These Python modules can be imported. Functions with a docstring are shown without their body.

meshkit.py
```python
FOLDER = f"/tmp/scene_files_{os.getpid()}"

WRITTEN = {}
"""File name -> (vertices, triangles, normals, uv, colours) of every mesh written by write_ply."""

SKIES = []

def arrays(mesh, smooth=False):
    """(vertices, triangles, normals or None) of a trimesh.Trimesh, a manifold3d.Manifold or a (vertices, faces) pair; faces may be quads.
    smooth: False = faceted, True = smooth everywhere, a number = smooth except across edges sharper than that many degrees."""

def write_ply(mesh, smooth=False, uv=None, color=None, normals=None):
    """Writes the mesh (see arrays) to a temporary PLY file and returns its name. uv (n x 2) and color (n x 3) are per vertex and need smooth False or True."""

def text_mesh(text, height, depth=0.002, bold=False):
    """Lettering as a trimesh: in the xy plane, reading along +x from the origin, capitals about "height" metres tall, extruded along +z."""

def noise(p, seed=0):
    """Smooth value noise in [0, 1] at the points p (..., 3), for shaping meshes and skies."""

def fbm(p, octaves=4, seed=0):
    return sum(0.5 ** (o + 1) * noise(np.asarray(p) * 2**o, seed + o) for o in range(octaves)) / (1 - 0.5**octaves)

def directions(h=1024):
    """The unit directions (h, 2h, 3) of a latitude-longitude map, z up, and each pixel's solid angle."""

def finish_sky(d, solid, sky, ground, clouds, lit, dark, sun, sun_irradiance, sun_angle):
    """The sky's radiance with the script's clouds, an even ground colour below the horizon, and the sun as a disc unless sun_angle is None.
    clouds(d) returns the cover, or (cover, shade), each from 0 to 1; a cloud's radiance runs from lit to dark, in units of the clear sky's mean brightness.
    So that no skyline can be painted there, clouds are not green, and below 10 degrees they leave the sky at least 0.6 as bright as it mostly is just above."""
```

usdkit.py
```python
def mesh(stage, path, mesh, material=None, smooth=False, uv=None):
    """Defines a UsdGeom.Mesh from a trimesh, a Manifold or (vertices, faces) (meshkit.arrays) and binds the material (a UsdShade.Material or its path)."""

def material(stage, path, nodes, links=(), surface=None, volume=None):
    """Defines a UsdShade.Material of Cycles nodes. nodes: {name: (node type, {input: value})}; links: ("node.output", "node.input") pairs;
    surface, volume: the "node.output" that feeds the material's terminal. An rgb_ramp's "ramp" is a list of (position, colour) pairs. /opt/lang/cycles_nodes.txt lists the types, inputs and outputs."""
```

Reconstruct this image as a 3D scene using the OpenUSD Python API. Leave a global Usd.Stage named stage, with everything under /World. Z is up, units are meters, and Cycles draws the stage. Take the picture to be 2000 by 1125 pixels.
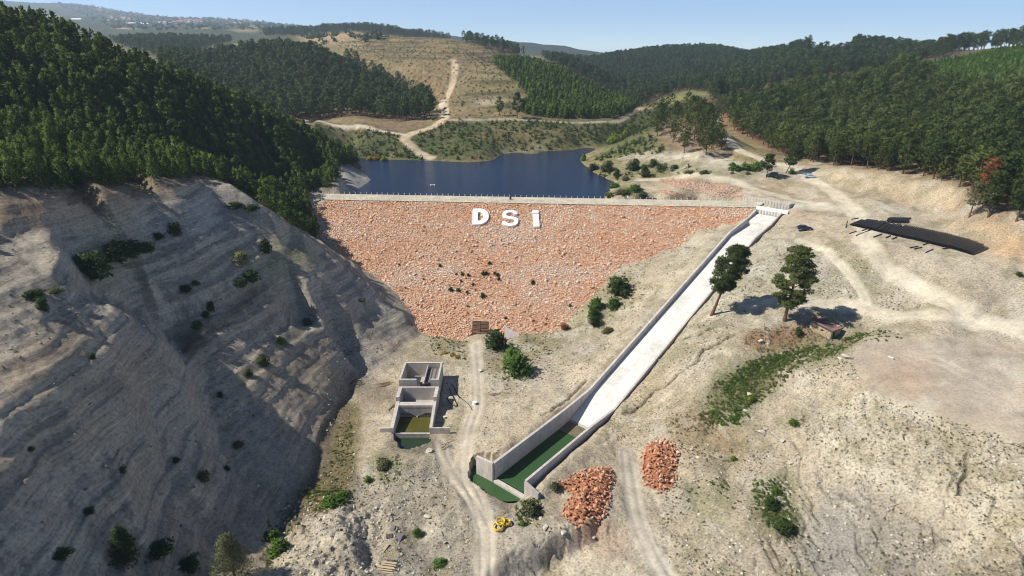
import math, random
import numpy as np, trimesh, usdkit, meshkit
from pxr import Usd, UsdGeom, UsdShade, UsdLux, Gf, Sdf, Vt
from scipy.interpolate import LinearNDInterpolator, CloughTocher2DInterpolator, NearestNDInterpolator
from scipy.ndimage import gaussian_filter, map_coordinates
from scipy.spatial import cKDTree
import shapely
from shapely.geometry import Polygon

# ------------------------------------------------------------------ camera, sky, sun, exposure
stage = Usd.Stage.CreateInMemory()
UsdGeom.SetStageUpAxis(stage, "Z"); UsdGeom.SetStageMetersPerUnit(stage, 1.0)
UsdGeom.Xform.Define(stage, "/World"); UsdGeom.Scope.Define(stage, "/World/Looks")
PITCH, FPX, EYE = math.radians(22.3), 1150.0, 80.0
SUN_EL, SUN_AZ = math.radians(47.0), math.radians(-98.0)       # azimuth measured from +y towards +x
EXPOSURE = 0.48
cam = UsdGeom.Camera.Define(stage, "/World/camera")
cam.CreateHorizontalApertureAttr(36.0); cam.CreateVerticalApertureAttr(36.0 * 9 / 16)
cam.CreateFocalLengthAttr(36.0 * FPX / 2000.0)
cam.CreateClippingRangeAttr(Gf.Vec2f(0.5, 60000))
cam.CreateExposureAttr(EXPOSURE)
_c = UsdGeom.Xformable(cam)
_c.AddTranslateOp().Set(Gf.Vec3d(0, 0, EYE)); _c.AddRotateXOp().Set(90.0 - math.degrees(PITCH))

sky = UsdLux.DomeLight.Define(stage, "/World/sky")
skym = usdkit.material(stage, "/World/Looks/sky_look", {
    "s": ("sky_texture", {"sky_type": "single_scattering", "sun_disc": False, "sun_elevation": SUN_EL, "sun_rotation": SUN_AZ,
                          "air_density": 1.0, "aerosol_density": 0.9, "ozone_density": 2.0, "altitude": 6000.0}),
    "b": ("background_shader", {"strength": 0.108})}, [("s.color", "b.color")], surface="b.background")
UsdShade.MaterialBindingAPI.Apply(sky.GetPrim()).Bind(skym)
sky.GetPrim().SetCustomDataByKey("kind", "structure")
sky.GetPrim().SetCustomDataByKey("label", "clear hazy blue summer sky paler towards the horizon on the left")
sky.GetPrim().SetCustomDataByKey("category", "sky")
sun = UsdLux.DistantLight.Define(stage, "/World/sun")
sun.CreateIntensityAttr(1.25); sun.CreateAngleAttr(0.53); sun.CreateNormalizeAttr(True) if hasattr(sun, "CreateNormalizeAttr") else None
sun.CreateColorAttr(Gf.Vec3f(1.0, 0.95, 0.865))
_s = np.array([math.cos(SUN_EL) * math.sin(SUN_AZ), math.cos(SUN_EL) * math.cos(SUN_AZ), math.sin(SUN_EL)])
_z = _s; _x = np.cross([0, 0, 1.0], _z); _x /= np.linalg.norm(_x); _y = np.cross(_z, _x)
UsdGeom.Xformable(sun).AddTransformOp().Set(Gf.Matrix4d(*_x, 0, *_y, 0, *_z, 0, 0, 0, 0, 1))

# ------------------------------------------------------------------ helpers
rng = np.random.default_rng(7)
CP, SP = math.cos(PITCH), math.sin(PITCH)
def ray(u, v):
    r, d = (u - 1000) / FPX, (v - 562.5) / FPX
    return np.array([r, CP - d * SP, -SP - d * CP])
def atz(u, v, z):
    r = ray(u, v); t = (z - EYE) / r[2]; return np.array([r[0] * t, r[1] * t, z])
def aty(u, v, y, dz=0):
    r = ray(u, v); t = y / r[1]; return np.array([r[0] * t, y, EYE + r[2] * t + dz])
def pix(p):
    p = np.asarray(p, float); x, y, z = p[..., 0], p[..., 1], p[..., 2] - EYE
    dep = np.maximum(y * CP - z * SP, 1e-3)
    return 1000 + FPX * x / dep, 562.5 + FPX * (-y * SP - z * CP) / dep, dep
USED = {}
def path_for(name, parent=None):
    base = (parent or "/World") + "/" + name
    k = USED.get(base, 0); USED[base] = k + 1
    return base if k == 0 else f"{base}_{k:03d}"
def tag(prim, label=None, cat=None, group=None, kind=None):
    prim = prim.GetPrim() if hasattr(prim, "GetPrim") else prim
    for k, s in (("label", label), ("category", cat), ("group", group), ("kind", kind)):
        if s: prim.SetCustomDataByKey(k, s)
    return prim
def thing(name, label, cat, loc=(0, 0, 0), rz=0.0, group=None, kind=None):
    x = UsdGeom.Xform.Define(stage, path_for(name))
    x.AddTranslateOp().Set(Gf.Vec3d(*map(float, loc)))
    if rz: x.AddRotateZOp().Set(math.degrees(rz))
    tag(x, label, cat, group, kind)
    return str(x.GetPath())
def vec3(a): return Vt.Vec3fArray.FromNumpy(np.ascontiguousarray(a, np.float32))
def raw_mesh(path, v, f, mat, normals=None, col=None):
    m = UsdGeom.Mesh.Define(stage, path)
    f = np.asarray(f)
    m.CreatePointsAttr(vec3(v))
    m.CreateFaceVertexCountsAttr(Vt.IntArray.FromNumpy(np.full(len(f), f.shape[1], np.int32)))
    m.CreateFaceVertexIndicesAttr(Vt.IntArray.FromNumpy(np.ascontiguousarray(f, np.int32).ravel()))
    m.CreateSubdivisionSchemeAttr("none")
    if normals is not None:
        m.CreateNormalsAttr(vec3(normals)); m.SetNormalsInterpolation("vertex")
    if col is not None:
        UsdGeom.PrimvarsAPI(m).CreatePrimvar("col", Sdf.ValueTypeNames.Color3fArray, "vertex").Set(vec3(col))
    if mat is not None:
        UsdShade.MaterialBindingAPI.Apply(m.GetPrim()).Bind(mat)
    return m
def part(parent, name, mesh, mat, smooth=False, label=None, kind=None):
    m = usdkit.mesh(stage, path_for(name, parent), mesh, mat, smooth=smooth)
    tag(m, label, None, None, kind)
    return str(m.GetPath())
def single(name, mesh, mat, label, cat, group=None, kind=None, smooth=False):
    m = usdkit.mesh(stage, path_for(name), mesh, mat, smooth=smooth)
    tag(m, label, cat, group, kind); return m
def box(x0, x1, y0, y1, z0, z1):
    m = trimesh.creation.box([x1 - x0, y1 - y0, z1 - z0]); m.apply_translation([(x0 + x1) / 2, (y0 + y1) / 2, (z0 + z1) / 2]); return m
cat_ = trimesh.util.concatenate
def sstep(a, b, x):
    t = np.clip((x - a) / (b - a), 0, 1); return t * t * (3 - 2 * t)
def noise2(x, y, seed=0):
    xi = np.floor(x).astype(np.int32); yi = np.floor(y).astype(np.int32)
    tx = (x - xi).astype(np.float32); ty = (y - yi).astype(np.float32); tx = tx * tx * (3 - 2 * tx); ty = ty * ty * (3 - 2 * ty)
    a0 = xi.astype(np.uint32) * np.uint32(374761393); a1 = a0 + np.uint32(374761393)
    b0 = yi.astype(np.uint32) * np.uint32(668265263) + np.uint32((seed * 144665 + 7919) & 0xFFFFFFFF); b1 = b0 + np.uint32(668265263)
    def h(n):
        n = (n ^ (n >> np.uint32(13))) * np.uint32(1274126177); return ((n ^ (n >> np.uint32(16))) & np.uint32(0xFFFFFF)).astype(np.float32) * np.float32(1 / 16777215.0)
    u = h(a0 + b0); u += (h(a1 + b0) - u) * tx; w = h(a0 + b1); w += (h(a1 + b1) - w) * tx
    return u + (w - u) * ty
def fbm2(x, y, scale, octaves=4, seed=0):
    x = np.asarray(x, float) / scale; y = np.asarray(y, float) / scale; out = 0.0
    for o in range(octaves): out = out + 0.5 ** (o + 1) * noise2(np.atleast_1d(x * 2 ** o + 17.3 * o), np.atleast_1d(y * 2 ** o + 9.1 * o), seed * 31 + o)
    return (out / (1 - 0.5 ** octaves) - 0.5).reshape(x.shape)
def tube(pts, r, sides=6, caps=True):
    p = np.asarray(pts, float); n = len(p); r = np.broadcast_to(np.asarray(r, float), (n,))
    t = np.gradient(p, axis=0); t /= np.linalg.norm(t, axis=1, keepdims=True) + 1e-12
    ref = np.where(np.abs(t[:, 2:]) < 0.9, [[0, 0, 1.0]], [[1.0, 0, 0]])
    a = np.cross(t, ref); a /= np.linalg.norm(a, axis=1, keepdims=True) + 1e-12; b = np.cross(t, a)
    ang = np.arange(sides) * 2 * np.pi / sides
    v = (p[:, None] + r[:, None, None] * (np.cos(ang)[None, :, None] * a[:, None] + np.sin(ang)[None, :, None] * b[:, None])).reshape(-1, 3)
    i, j = np.meshgrid(np.arange(n - 1), np.arange(sides), indexing="ij")
    q = np.stack([i * sides + j, i * sides + (j + 1) % sides, (i + 1) * sides + (j + 1) % sides, (i + 1) * sides + j], -1).reshape(-1, 4)
    f = np.vstack([q[:, [0, 2, 1]], q[:, [0, 3, 2]]])
    if caps:
        v = np.vstack([v, p[:1], p[-1:]]); k = np.arange(sides); kk = (k + 1) % sides; o = (n - 1) * sides
        f = np.vstack([f, np.stack([np.full(sides, len(v) - 2), k, kk], 1)[:, [0, 1, 2]], np.stack([np.full(sides, len(v) - 1), o + kk, o + k], 1)])
    return trimesh.Trimesh(v, f, process=False)

# ------------------------------------------------------------------ the dam's plane and the chute's line
CA, CB = atz(605, 387, 28.0), atz(1480, 403, 28.0)             # downstream crest edge
CD = (CB - CA)[:2] / np.linalg.norm((CB - CA)[:2]); CN = np.array([CD[1], -CD[0]])   # CN points downstream (towards -y)
DSLOPE = 1 / 2.25
def dam_z(x, y): return 28.0 - np.maximum(((np.asarray(x) - CA[0]) * CN[0] + (np.asarray(y) - CA[1]) * CN[1]), -50) * DSLOPE
def D(u, v, dz=0.0):
    r = ray(u, v)
    # 28 - ((x-ax)nx + (y-ay)ny)*s = 80 + r2 t
    k = (r[0] * CN[0] + r[1] * CN[1]) * DSLOPE; c0 = 28.0 + (CA[0] * CN[0] + CA[1] * CN[1]) * DSLOPE
    t = (c0 - EYE) / (r[2] + k); return np.array([r[0] * t, r[1] * t, EYE + r[2] * t + dz])
SA = atz(1105, 800, 4.5)[:2]; SB = atz(1427, 453, 25.2)[:2]
SD = (SB - SA) / np.linalg.norm(SB - SA); SN = np.array([SD[1], -SD[0]])      # SN points to the right bank
SLEN = np.linalg.norm(SB - SA); SW = 7.5
def chute_floor(s): return np.interp(s, [-60, 0, 2.0, 12.0, SLEN, SLEN + 24, SLEN + 60], [-1.2, -1.2, 0.9, 3.9, 23.8, 24.8, 24.8])
def chute_top(s): return np.interp(s, [-60, 0, 10, SLEN, SLEN + 16, SLEN + 24, SLEN + 60], [4.5, 4.5, 4.9, 25.2, 26.6, 28.2, 28.2])
def chute_xy(s, o): return SA + SD * s + SN * o
S0 = float((atz(963, 905, 4.5)[:2] - SA) @ SD)                  # basin end
# ------------------------------------------------------------------ terrain: control points
PT = []
def P(*a):
    for u, v, z in a: PT.append(atz(u, v, z))
def Q(*a):
    for u, v, y, dz in a: PT.append(aty(u, v, y, dz))
def X(*a):
    for p in a: PT.append(np.array(p, float))
def ridge(dip, *a):
    for u, v, y, dz in a:
        p = aty(u, v, y, dz); PT.append(p)
        k = 1.14; PT.append(np.array([p[0] * k, p[1] * k, p[2] - dip * y]))
# valley floor and toe of the left cut
TOE = [(545, 1020, 1.0), (590, 960, 0.9), (620, 890, 0.9), (648, 830, 1.2), (680, 760, 1.8), (705, 737, 2.0), (760, 703, 2.6), (808, 660, 3.0)]
P(*TOE); P((400, 1125, 6.0))
P((660, 900, 0.6), (700, 830, 1.0), (690, 930, 1.3), (740, 880, 1.5), (740, 790, 1.6), (730, 740, 2.0), (770, 715, 2.2), (890, 690, 2.6), (870, 665, 3.0))
P((930, 700, 2.4), (935, 760, 1.7), (915, 850, 1.1), (880, 880, 1.0), (930, 960, .7), (950, 1050, .7), (940, 1125, .6), (830, 950, .9), (780, 930, 1.4), (760, 1000, 1.6), (860, 1040, 0.9), (800, 1100, .9), (770, 1060, 1.6))
P((640, 985, 2.6), (600, 1040, 3.8), (660, 1010, 4.6), (690, 1060, 5.2), (580, 1100, 4.9), (640, 1120, 5.2), (715, 1120, 3.0), (722, 1060, 1.4), (545, 1070, 1.5), (520, 1120, 1.5), (705, 1000, 2.2), (850, 1120, 0.1), (826, 1060, -0.3), (845, 1095, -0.5))
X((-52, 30, 10), (-30, 40, 2), (0, 36, 0.5), (30, 40, 0), (50, 36, 3), (72, 42, 5))
# bank in the foreground
P((1000, 1075, 1.4), (1080, 1045, 2.0), (1150, 1025, 2.2), (1170, 1000, 2.0), (1030, 1125, -2.2), (1090, 1090, -2.0), (1160, 1062, -1.2), (1190, 1052, -.5), (1100, 1125, -2.2), (1250, 1110, -.2), (1180, 1120, -.8))
P((1000, 1000, .9), (1060, 985, 1.6), (1100, 950, 2.2), (1220, 960, 1.5), (1230, 900, 1.9), (1235, 1010, 1.0), (1280, 1100, .4), (1180, 905, 2.4), (1260, 870, 2.6), (1310, 870, 3.2), (1330, 930, 2.6), (1320, 990, 2.0))
P((1400, 1050, 1.4), (1500, 1060, 1.6), (1400, 1125, .4), (1340, 1070, .8), (1480, 960, 2.6), (1440, 1000, 2.2), (1400, 960, 2.4), (1560, 960, 3.0), (1530, 1020, 2.2), (1560, 1125, .9), (1420, 900, 3.6), (1500, 900, 4.2))
# between the dam and the chute
P((1190, 640, 6.2), (1250, 600, 10.5), (1150, 700, 4.6), (1100, 740, 3.4), (1000, 760, 1.9), (960, 800, 1.8), (1050, 815, 3.4), (1005, 850, 3.4), (955, 862, 2.4), (1100, 680, 3.8), (1030, 700, 3.0), (970, 700, 2.5), (1300, 540, 16.2), (1360, 490, 20.5), (1220, 560, 11.5))
# right bank of the chute, the gully and the tree terrace
P((1330, 650, 13.4), (1400, 650, 15.8), (1450, 640, 16.8), (1330, 720, 10.0), (1300, 780, 6.2), (1250, 830, 3.6), (1230, 880, 2.1), (1350, 790, 7.6), (1390, 612, 17.0), (1530, 628, 18.4), (1460, 600, 18.2), (1440, 690, 14.6))
P((1660, 668, 16.4), (1600, 662, 16.6), (1560, 700, 13.8), (1480, 725, 12.0), (1420, 765, 9.4), (1390, 815, 7.0), (1440, 845, 5.8), (1350, 850, 4.6), (1500, 800, 8.6), (1540, 760, 11.2), (1330, 870, 3.6))
P((1480, 590, 19.0), (1600, 592, 19.8), (1750, 612, 20.6), (1900, 632, 21.6), (1990, 650, 22.2), (1520, 560, 20.6), (1560, 500, 24.6), (1480, 520, 22.4), (1440, 560, 19.2), (1540, 455, 27.6), (1600, 455, 28.4), (1660, 540, 24.0), (1620, 480, 27.6), (1720, 560, 23.6), (1850, 590, 23.8), (1780, 545, 26.0))
P((1571, 450, 28.4), (1560, 420, 28.4), (1600, 410, 29.2), (1650, 400, 30.0), (1700, 500, 28.2), (1800, 418, 30.3), (1990, 560, 27.6), (1900, 600, 24.4), (2000, 620, 24.0), (1850, 530, 28.2), (1960, 535, 29.0), (1850, 440, 30.6))
P(*[(u, v, 29.9) for u, v in ((1655, 441), (1720, 453), (1780, 468), (1840, 483), (1905, 499), (1690, 428), (1750, 440), (1810, 455), (1870, 470), (1935, 485), (1790, 430), (1730, 428))])
P((1750, 480, 29.3), (1830, 505, 29.0))
# platform on the right and its benches
P((1650, 695, 17.0), (1700, 660, 19.4), (1850, 700, 20.0), (2000, 705, 20.8), (1990, 850, 18.2), (1800, 770, 18.0), (1690, 762, 16.8), (1620, 700, 15.4), (1740, 720, 18.4))
P((1660, 745, 15.4), (1700, 775, 16.0), (1770, 805, 16.4), (1850, 835, 16.8), (2000, 885, 17.0), (1920, 862, 16.8))
P((1560, 840, 7.6), (1620, 885, 8.2), (1720, 932, 9.0), (1850, 992, 10.0), (1950, 1042, 10.6), (2000, 1070, 11.0), (1580, 780, 11.5), (1640, 830, 11.6))
P((1655, 915, 7.8), (1755, 968, 8.6), (1900, 1045, 9.6), (2000, 1092, 10.2))
P((2060, 1105, 9.2), (2150, 1125, 9.6), (2080, 1190, 6.5))
P((1640, 950, 5.2), (1620, 1010, 3.0), (1700, 1030, 4.6), (1700, 1125, 1.8), (1850, 1125, 4.0), (2000, 1125, 7.0), (1800, 1050, 6.0))
X((95, 60, 12), (110, 70, 17), (120, 90, 18), (140, 110, 21))
# left cut: ledge, cliff, treeline, near lobe
P((400, 352, 47), (300, 388, 47), (200, 422, 47), (100, 447, 47), (0, 468, 47), (450, 366, 45.2), (340, 358, 49.5))
P((400, 344, 48.6), (300, 352, 50.6), (200, 368, 52.4), (100, 373, 53.6), (0, 375, 54.4), (450, 357, 47.0), (490, 385, 43.6), (530, 412, 39.6), (575, 440, 34.0), (612, 462, 25.5))
X((-128, 120, 63), (-119, 100, 66), (-116, 88, 68), (-112, 72, 66), (-104, 52, 60), (-95, 36, 54), (-98, 84, 50), (-92, 68, 46))
P((0, 532, 45.0), (60, 547, 43.4), (150, 577, 39.4), (250, 622, 34.0), (330, 674, 26.0), (362, 714, 21.0), (400, 760, 15.5))
P((100, 540, 43.0), (0, 512, 45.8), (200, 575, 34.0), (290, 615, 27.2), (340, 650, 22.8))   # hollow behind the lobe
P((0, 800, 33.5), (0, 1000, 26.5), (0, 1125, 22.5), (100, 700, 36.0), (200, 1000, 18.0), (200, 850, 24.5), (300, 820, 20.0), (330, 960, 12.5), (300, 1090, 11.0), (430, 880, 9.5), (480, 960, 5.2), (430, 1040, 5.6), (540, 850, 6.6), (500, 780, 11.5), (220, 700, 32.0), (580, 800, 6.5), (130, 1125, 18.0))
def left_plane(x, y):
    xt = np.interp(y, [104, 118, 132, 145, 156], [-45, -42, -39, -32, -27]); xl = np.interp(y, [104, 121, 156], [-95, -87, -82])
    return 2 + 45 * (xt - x) / (xt - xl)
def L(*a):
    for u, v, dz in a:
        r = ray(u, v); ts = np.linspace(80, 240, 1600)
        g = EYE + r[2] * ts - left_plane(r[0] * ts, r[1] * ts) - dz
        k = np.argmax(g < 0); PT.append(r * ts[k] + [0, 0, EYE])
L((430, 400, .8), (350, 430, 1.0), (260, 470, .5), (180, 500, -1.0), (520, 470, 1.0), (560, 478, 2.2), (600, 488, 4.4), (560, 500, 2.2), (500, 540, .0), (440, 600, -.8), (380, 660, -1.2), (430, 480, .4), (300, 560, -1.2),
  (526, 552, -.6), (450, 625, -1.6), (400, 690, -1.0), (600, 560, 1.8), (560, 640, .8), (640, 640, 2.2), (560, 700, .4), (500, 700, .2), (640, 700, 1.6), (650, 560, 3.0), (610, 520, 4.0))
P((590, 632, 12.2), (640, 617, 12.8), (690, 600, 13.2), (735, 570, 13.6), (600, 645, 10.2), (650, 632, 10.6), (700, 617, 10.6), (750, 590, 10.8), (720, 660, 6.2), (760, 650, 5.6), (790, 620, 7.2), (660, 690, 5.2))
# dam outline on the abutments
DAM_L = [(607, 392), (616, 430), (626, 470), (660, 500), (705, 522), (745, 549), (780, 581), (804, 611), (817, 640)]
DAM_T = [(822, 650), (862, 657), (905, 668), (925, 655), (990, 653), (1050, 651), (1095, 643)]
DAM_R = [(1120, 622), (1150, 592), (1180, 555), (1203, 528), (1220, 506), (1285, 494), (1335, 474), (1362, 452), (1369, 430), (1413, 421), (1463, 424), (1481, 408)]
for u, v in DAM_L: PT.append(D(u, v, 0.0)); q = D(u, v, 0); PT.append(q + [7, 0, 0] + np.array([0, 0, -3.0]))
for u, v in DAM_T: PT.append(D(u, v, 0.1)); q = D(u, v + 6, 0); PT.append(np.array([q[0], q[1] + 6, q[2] - 1.0]))
for u, v in DAM_R: PT.append(D(u, v, 0.0)); q = D(u, v, 0); PT.append(q + np.array([-7, 1, -3.0]))
for s_ in np.linspace(0.06, .9, 7):
    q = CA + (CB - CA) * s_
    for w in (-14, -4, 6, 20, 35): 
        p = np.array([q[0] + CN[0] * w, q[1] + CN[1] * w]); zz = dam_z(*p) if w > 0 else 28 - abs(w) * .5
        if w < 20 or 0.25 < s_ < .75: X((p[0], p[1], min(zz, 27) - 3))
# chute banks
for s_ in np.r_[S0 + 3.2, np.linspace(S0 + 6.5, SLEN + 14, 17)]:
    t = chute_top(s_)
    for o, dz in ((-2.2, -.75), (SW + 2.2, -.55)): X((*chute_xy(s_, o), t + dz if s_ > S0 + 7.5 or o > 0 else t - 1.0))
    X((*chute_xy(s_, SW / 2), chute_floor(s_) - 1.5))
# lake bed, shores (water level 25)
WL = 25.0
SHORE = [(690, 375), (725, 352), (705, 334), (693, 318), (715, 309), (757, 312), (803, 313), (863, 315), (925, 317), (963, 313), (976, 303), (1010, 298), (1052, 295), (1094, 293), (1140, 287), (1168, 281), (1190, 276), (1190, 281), (1165, 290), (1138, 303), (1137, 320), (1162, 338), (1203, 354), (1197, 370), (1172, 385)]
P(*[(u, v, WL) for u, v in SHORE])
P((740, 345, 22), (760, 365, 22), (780, 330, 22), (900, 340, 21), (1000, 330, 21), (1100, 320, 22), (1100, 345, 21), (1150, 375, 22), (1000, 370, 21), (860, 365, 21), (1060, 305, 23.5), (720, 325, 23.5), (1150, 293, 24))
P((672, 312, 29.5), (668, 330, 31.0), (672, 355, 31), (640, 376, 30.5), (600, 376, 28.5), (590, 360, 33))
# peninsula, roads beyond, scrub
P((850, 300, 27), (900, 300, 28), (950, 300, 28), (900, 270, 32), (960, 280, 30), (830, 290, 28.5), (1050, 280, 30), (1100, 270, 31), (1100, 250, 33.5), (1000, 255, 33.5), (1160, 265, 30.5), (1190, 262, 29.0), (760, 300, 27), (700, 290, 28), (740, 285, 29.5), (790, 280, 31), (720, 265, 32.5), (1210, 255, 29.5), (1230, 240, 31))
P((870, 240, 36), (800, 265, 32.5), (760, 252, 34), (620, 242, 38), (700, 243, 36.5), (1000, 232, 37.0), (1100, 236, 36.0), (1180, 231, 36.0), (1240, 213, 38), (940, 236, 36.6), (1260, 225, 34.0))
# right bank
P((1180, 290, 29.5), (1210, 275, 32), (1250, 270, 35), (1300, 262, 38), (1300, 292, 35), (1340, 300, 34.5), (1240, 300, 31.0), (1210, 310, 29), (1190, 325, 27.5), (1260, 322, 30.5), (1330, 318, 32), (1400, 305, 35), (1230, 345, 27.4), (1215, 365, 26.6), (1240, 380, 27.6), (1200, 385, 26.6), (1280, 345, 28.2), (1300, 352, 28.0), (1290, 372, 26.8), (1360, 345, 31.0), (1420, 340, 32.0), (1370, 372, 28.4), (1440, 388, 28.0), (1455, 373, 30.4), (1440, 362, 30.6), (1350, 358, 30), (1300, 384, 27.8), (1380, 385, 27.9))
P((1500, 343, 33.4), (1540, 348, 32.6), (1530, 368, 29.6), (1490, 362, 30.0), (1470, 345, 32), (1440, 330, 33.4), (1400, 325, 33.8), (1470, 322, 34), (1582, 347, 32.8), (1400, 250, 42), (1440, 290, 37.4), (1500, 314, 34.8), (1560, 333, 33.4), (1610, 364, 31.4), (1350, 330, 32.6), (1320, 225, 44), (1360, 250, 42), (1380, 290, 38), (1560, 385, 29.6), (1600, 372, 31.0), (1530, 388, 30.0), (1500, 383, 30.1))
P((1452, 394, 27.6), (1500, 404, 27.6), (1530, 411, 27.6), (1453, 381, 30.0), (1500, 389, 30.0), (1552, 400, 29.6))
# quarry edge under the right-hand forest
P((1560, 318, 34.9), (1640, 328, 35.9), (1700, 335, 36.4), (1750, 342, 36.8), (1800, 350, 37.3), (1860, 362, 38.0), (1900, 382, 38.2), (1900, 425, 36.3), (1990, 430, 37.2), (1600, 346, 33.1), (1650, 366, 32.0), (1700, 378, 31.6), (1750, 388, 31.3), (1830, 402, 31.3), (1870, 418, 32.0), (1880, 440, 32.6), (1950, 450, 34.0), (1990, 472, 32.5), (1700, 400, 31))
X((170, 150, 42), (190, 130, 38), (160, 120, 30))
# hills: ground below the canopy
ridge(.10, (-150, -70, 185, -7), (0, -6, 195, -6), (70, 2, 200, -6), (180, 50, 210, -6), (290, 100, 222, -6), (400, 142, 240, -6), (500, 186, 258, -6), (600, 234, 282, -6), (650, 268, 300, -6))
Q((200, 250, 160, -6), (100, 180, 165, -6), (0, 200, 150, -6), (330, 260, 180, -6), (450, 300, 200, -6), (550, 340, 220, -5), (620, 320, 255, -5))
ridge(.07, (350, 92, 600, -13), (400, 79, 610, -13), (480, 67, 615, -13), (560, 59, 610, -13), (610, 65, 600, -13), (650, 89, 570, -13), (700, 115, 540, -13), (760, 142, 500, -13), (810, 169, 460, -12), (836, 197, 425, -11))
Q((600, 150, 480, -12), (690, 180, 440, -11), (600, 200, 430, -10), (450, 140, 540, -13), (740, 205, 415, -10), (520, 110, 560, -13), (830, 228, 398, 0), (780, 232, 396, 0), (700, 232, 392, 0), (620, 225, 400, -6))
ridge(.05, (690, 74, 840, 0), (760, 68, 850, 0), (830, 69, 850, 0), (900, 73, 845, 0), (960, 81, 830, 0), (1010, 88, 800, 0), (1060, 94, 760, -6))
Q((680, 110, 680, 0), (720, 150, 540, 0), (800, 130, 600, 0), (880, 120, 620, 0), (885, 160, 500, 0), (870, 200, 430, 0), (960, 130, 570, 0), (940, 170, 480, 0), (1000, 170, 490, 0), (980, 205, 430, 0), (900, 95, 730, 0), (800, 95, 730, 0), (850, 215, 415, 0), (1020, 140, 560, 0))
ridge(.06, (1040, 102, 640, -8), (1090, 116, 600, -8), (1130, 134, 560, -8), (1180, 159, 520, -8), (1220, 184, 480, -7), (1243, 200, 450, -5))
Q((1060, 160, 500, -8), (1100, 190, 450, -8), (1040, 200, 430, -7), (1160, 205, 440, -7), (1020, 222, 402, 0), (1080, 232, 396, 0), (1150, 230, 400, 0), (980, 112, 640, -8), (1220, 218, 425, 0))
ridge(.05, (1140, 105, 1200, -14), (1200, 97, 1300, -14), (1280, 90, 1350, -14), (1340, 82, 1300, -14), (1385, 78, 1250, -14), (1450, 85, 1150, -14), (1480, 92, 1000, -14))
Q((1300, 150, 850, -14), (1240, 165, 700, -14), (1200, 150, 850, -14), (1270, 190, 560, -8), (1330, 185, 520, 0), (1375, 180, 510, 0), (1400, 140, 800, -14), (1340, 215, 440, -3), (1300, 205, 470, 0), (1260, 210, 470, -4), (1250, 195, 520, -6))
ridge(.05, (1540, 83, 900, -14), (1600, 73, 900, -8), (1650, 69, 900, -14), (1720, 71, 880, -14), (1800, 73, 860, -15), (1880, 63, 700, -13), (1950, 61, 640, -13), (2000, 53, 610, -13), (2300, 43, 600, -13))
Q((1600, 100, 800, 0), (1560, 115, 720, -12), (1660, 108, 720, -12), (1480, 130, 700, -13), (1520, 150, 560, -13), (1640, 130, 560, -12), (1800, 100, 640, -12))
ridge(.05, (1400, 196, 400, -13), (1450, 168, 430, -13), (1520, 154, 440, -13), (1600, 146, 440, -13), (1700, 132, 440, -10), (1780, 118, 450, -3), (1880, 100, 450, -3), (2000, 80, 440, -3), (2200, 56, 430, -3), (2500, 56, 400, -3))
Q((1500, 250, 300, -12), (1600, 250, 285, -12), (1700, 250, 265, -12), (1800, 240, 260, -12), (1900, 240, 245, -11), (2000, 220, 245, -10), (1600, 190, 360, -13), (1750, 180, 350, -12), (1900, 160, 340, -7), (2000, 140, 340, -5), (1430, 230, 350, -12), (2300, 250, 200, -10))
ridge(.03, (500, 58, 1700, -12), (560, 60, 1750, -12), (620, 54, 1750, -12), (660, 48, 1750, -12), (740, 47, 1700, -12), (800, 58, 1600, -12), (870, 68, 1500, -12), (930, 76, 1400, -12))
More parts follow.
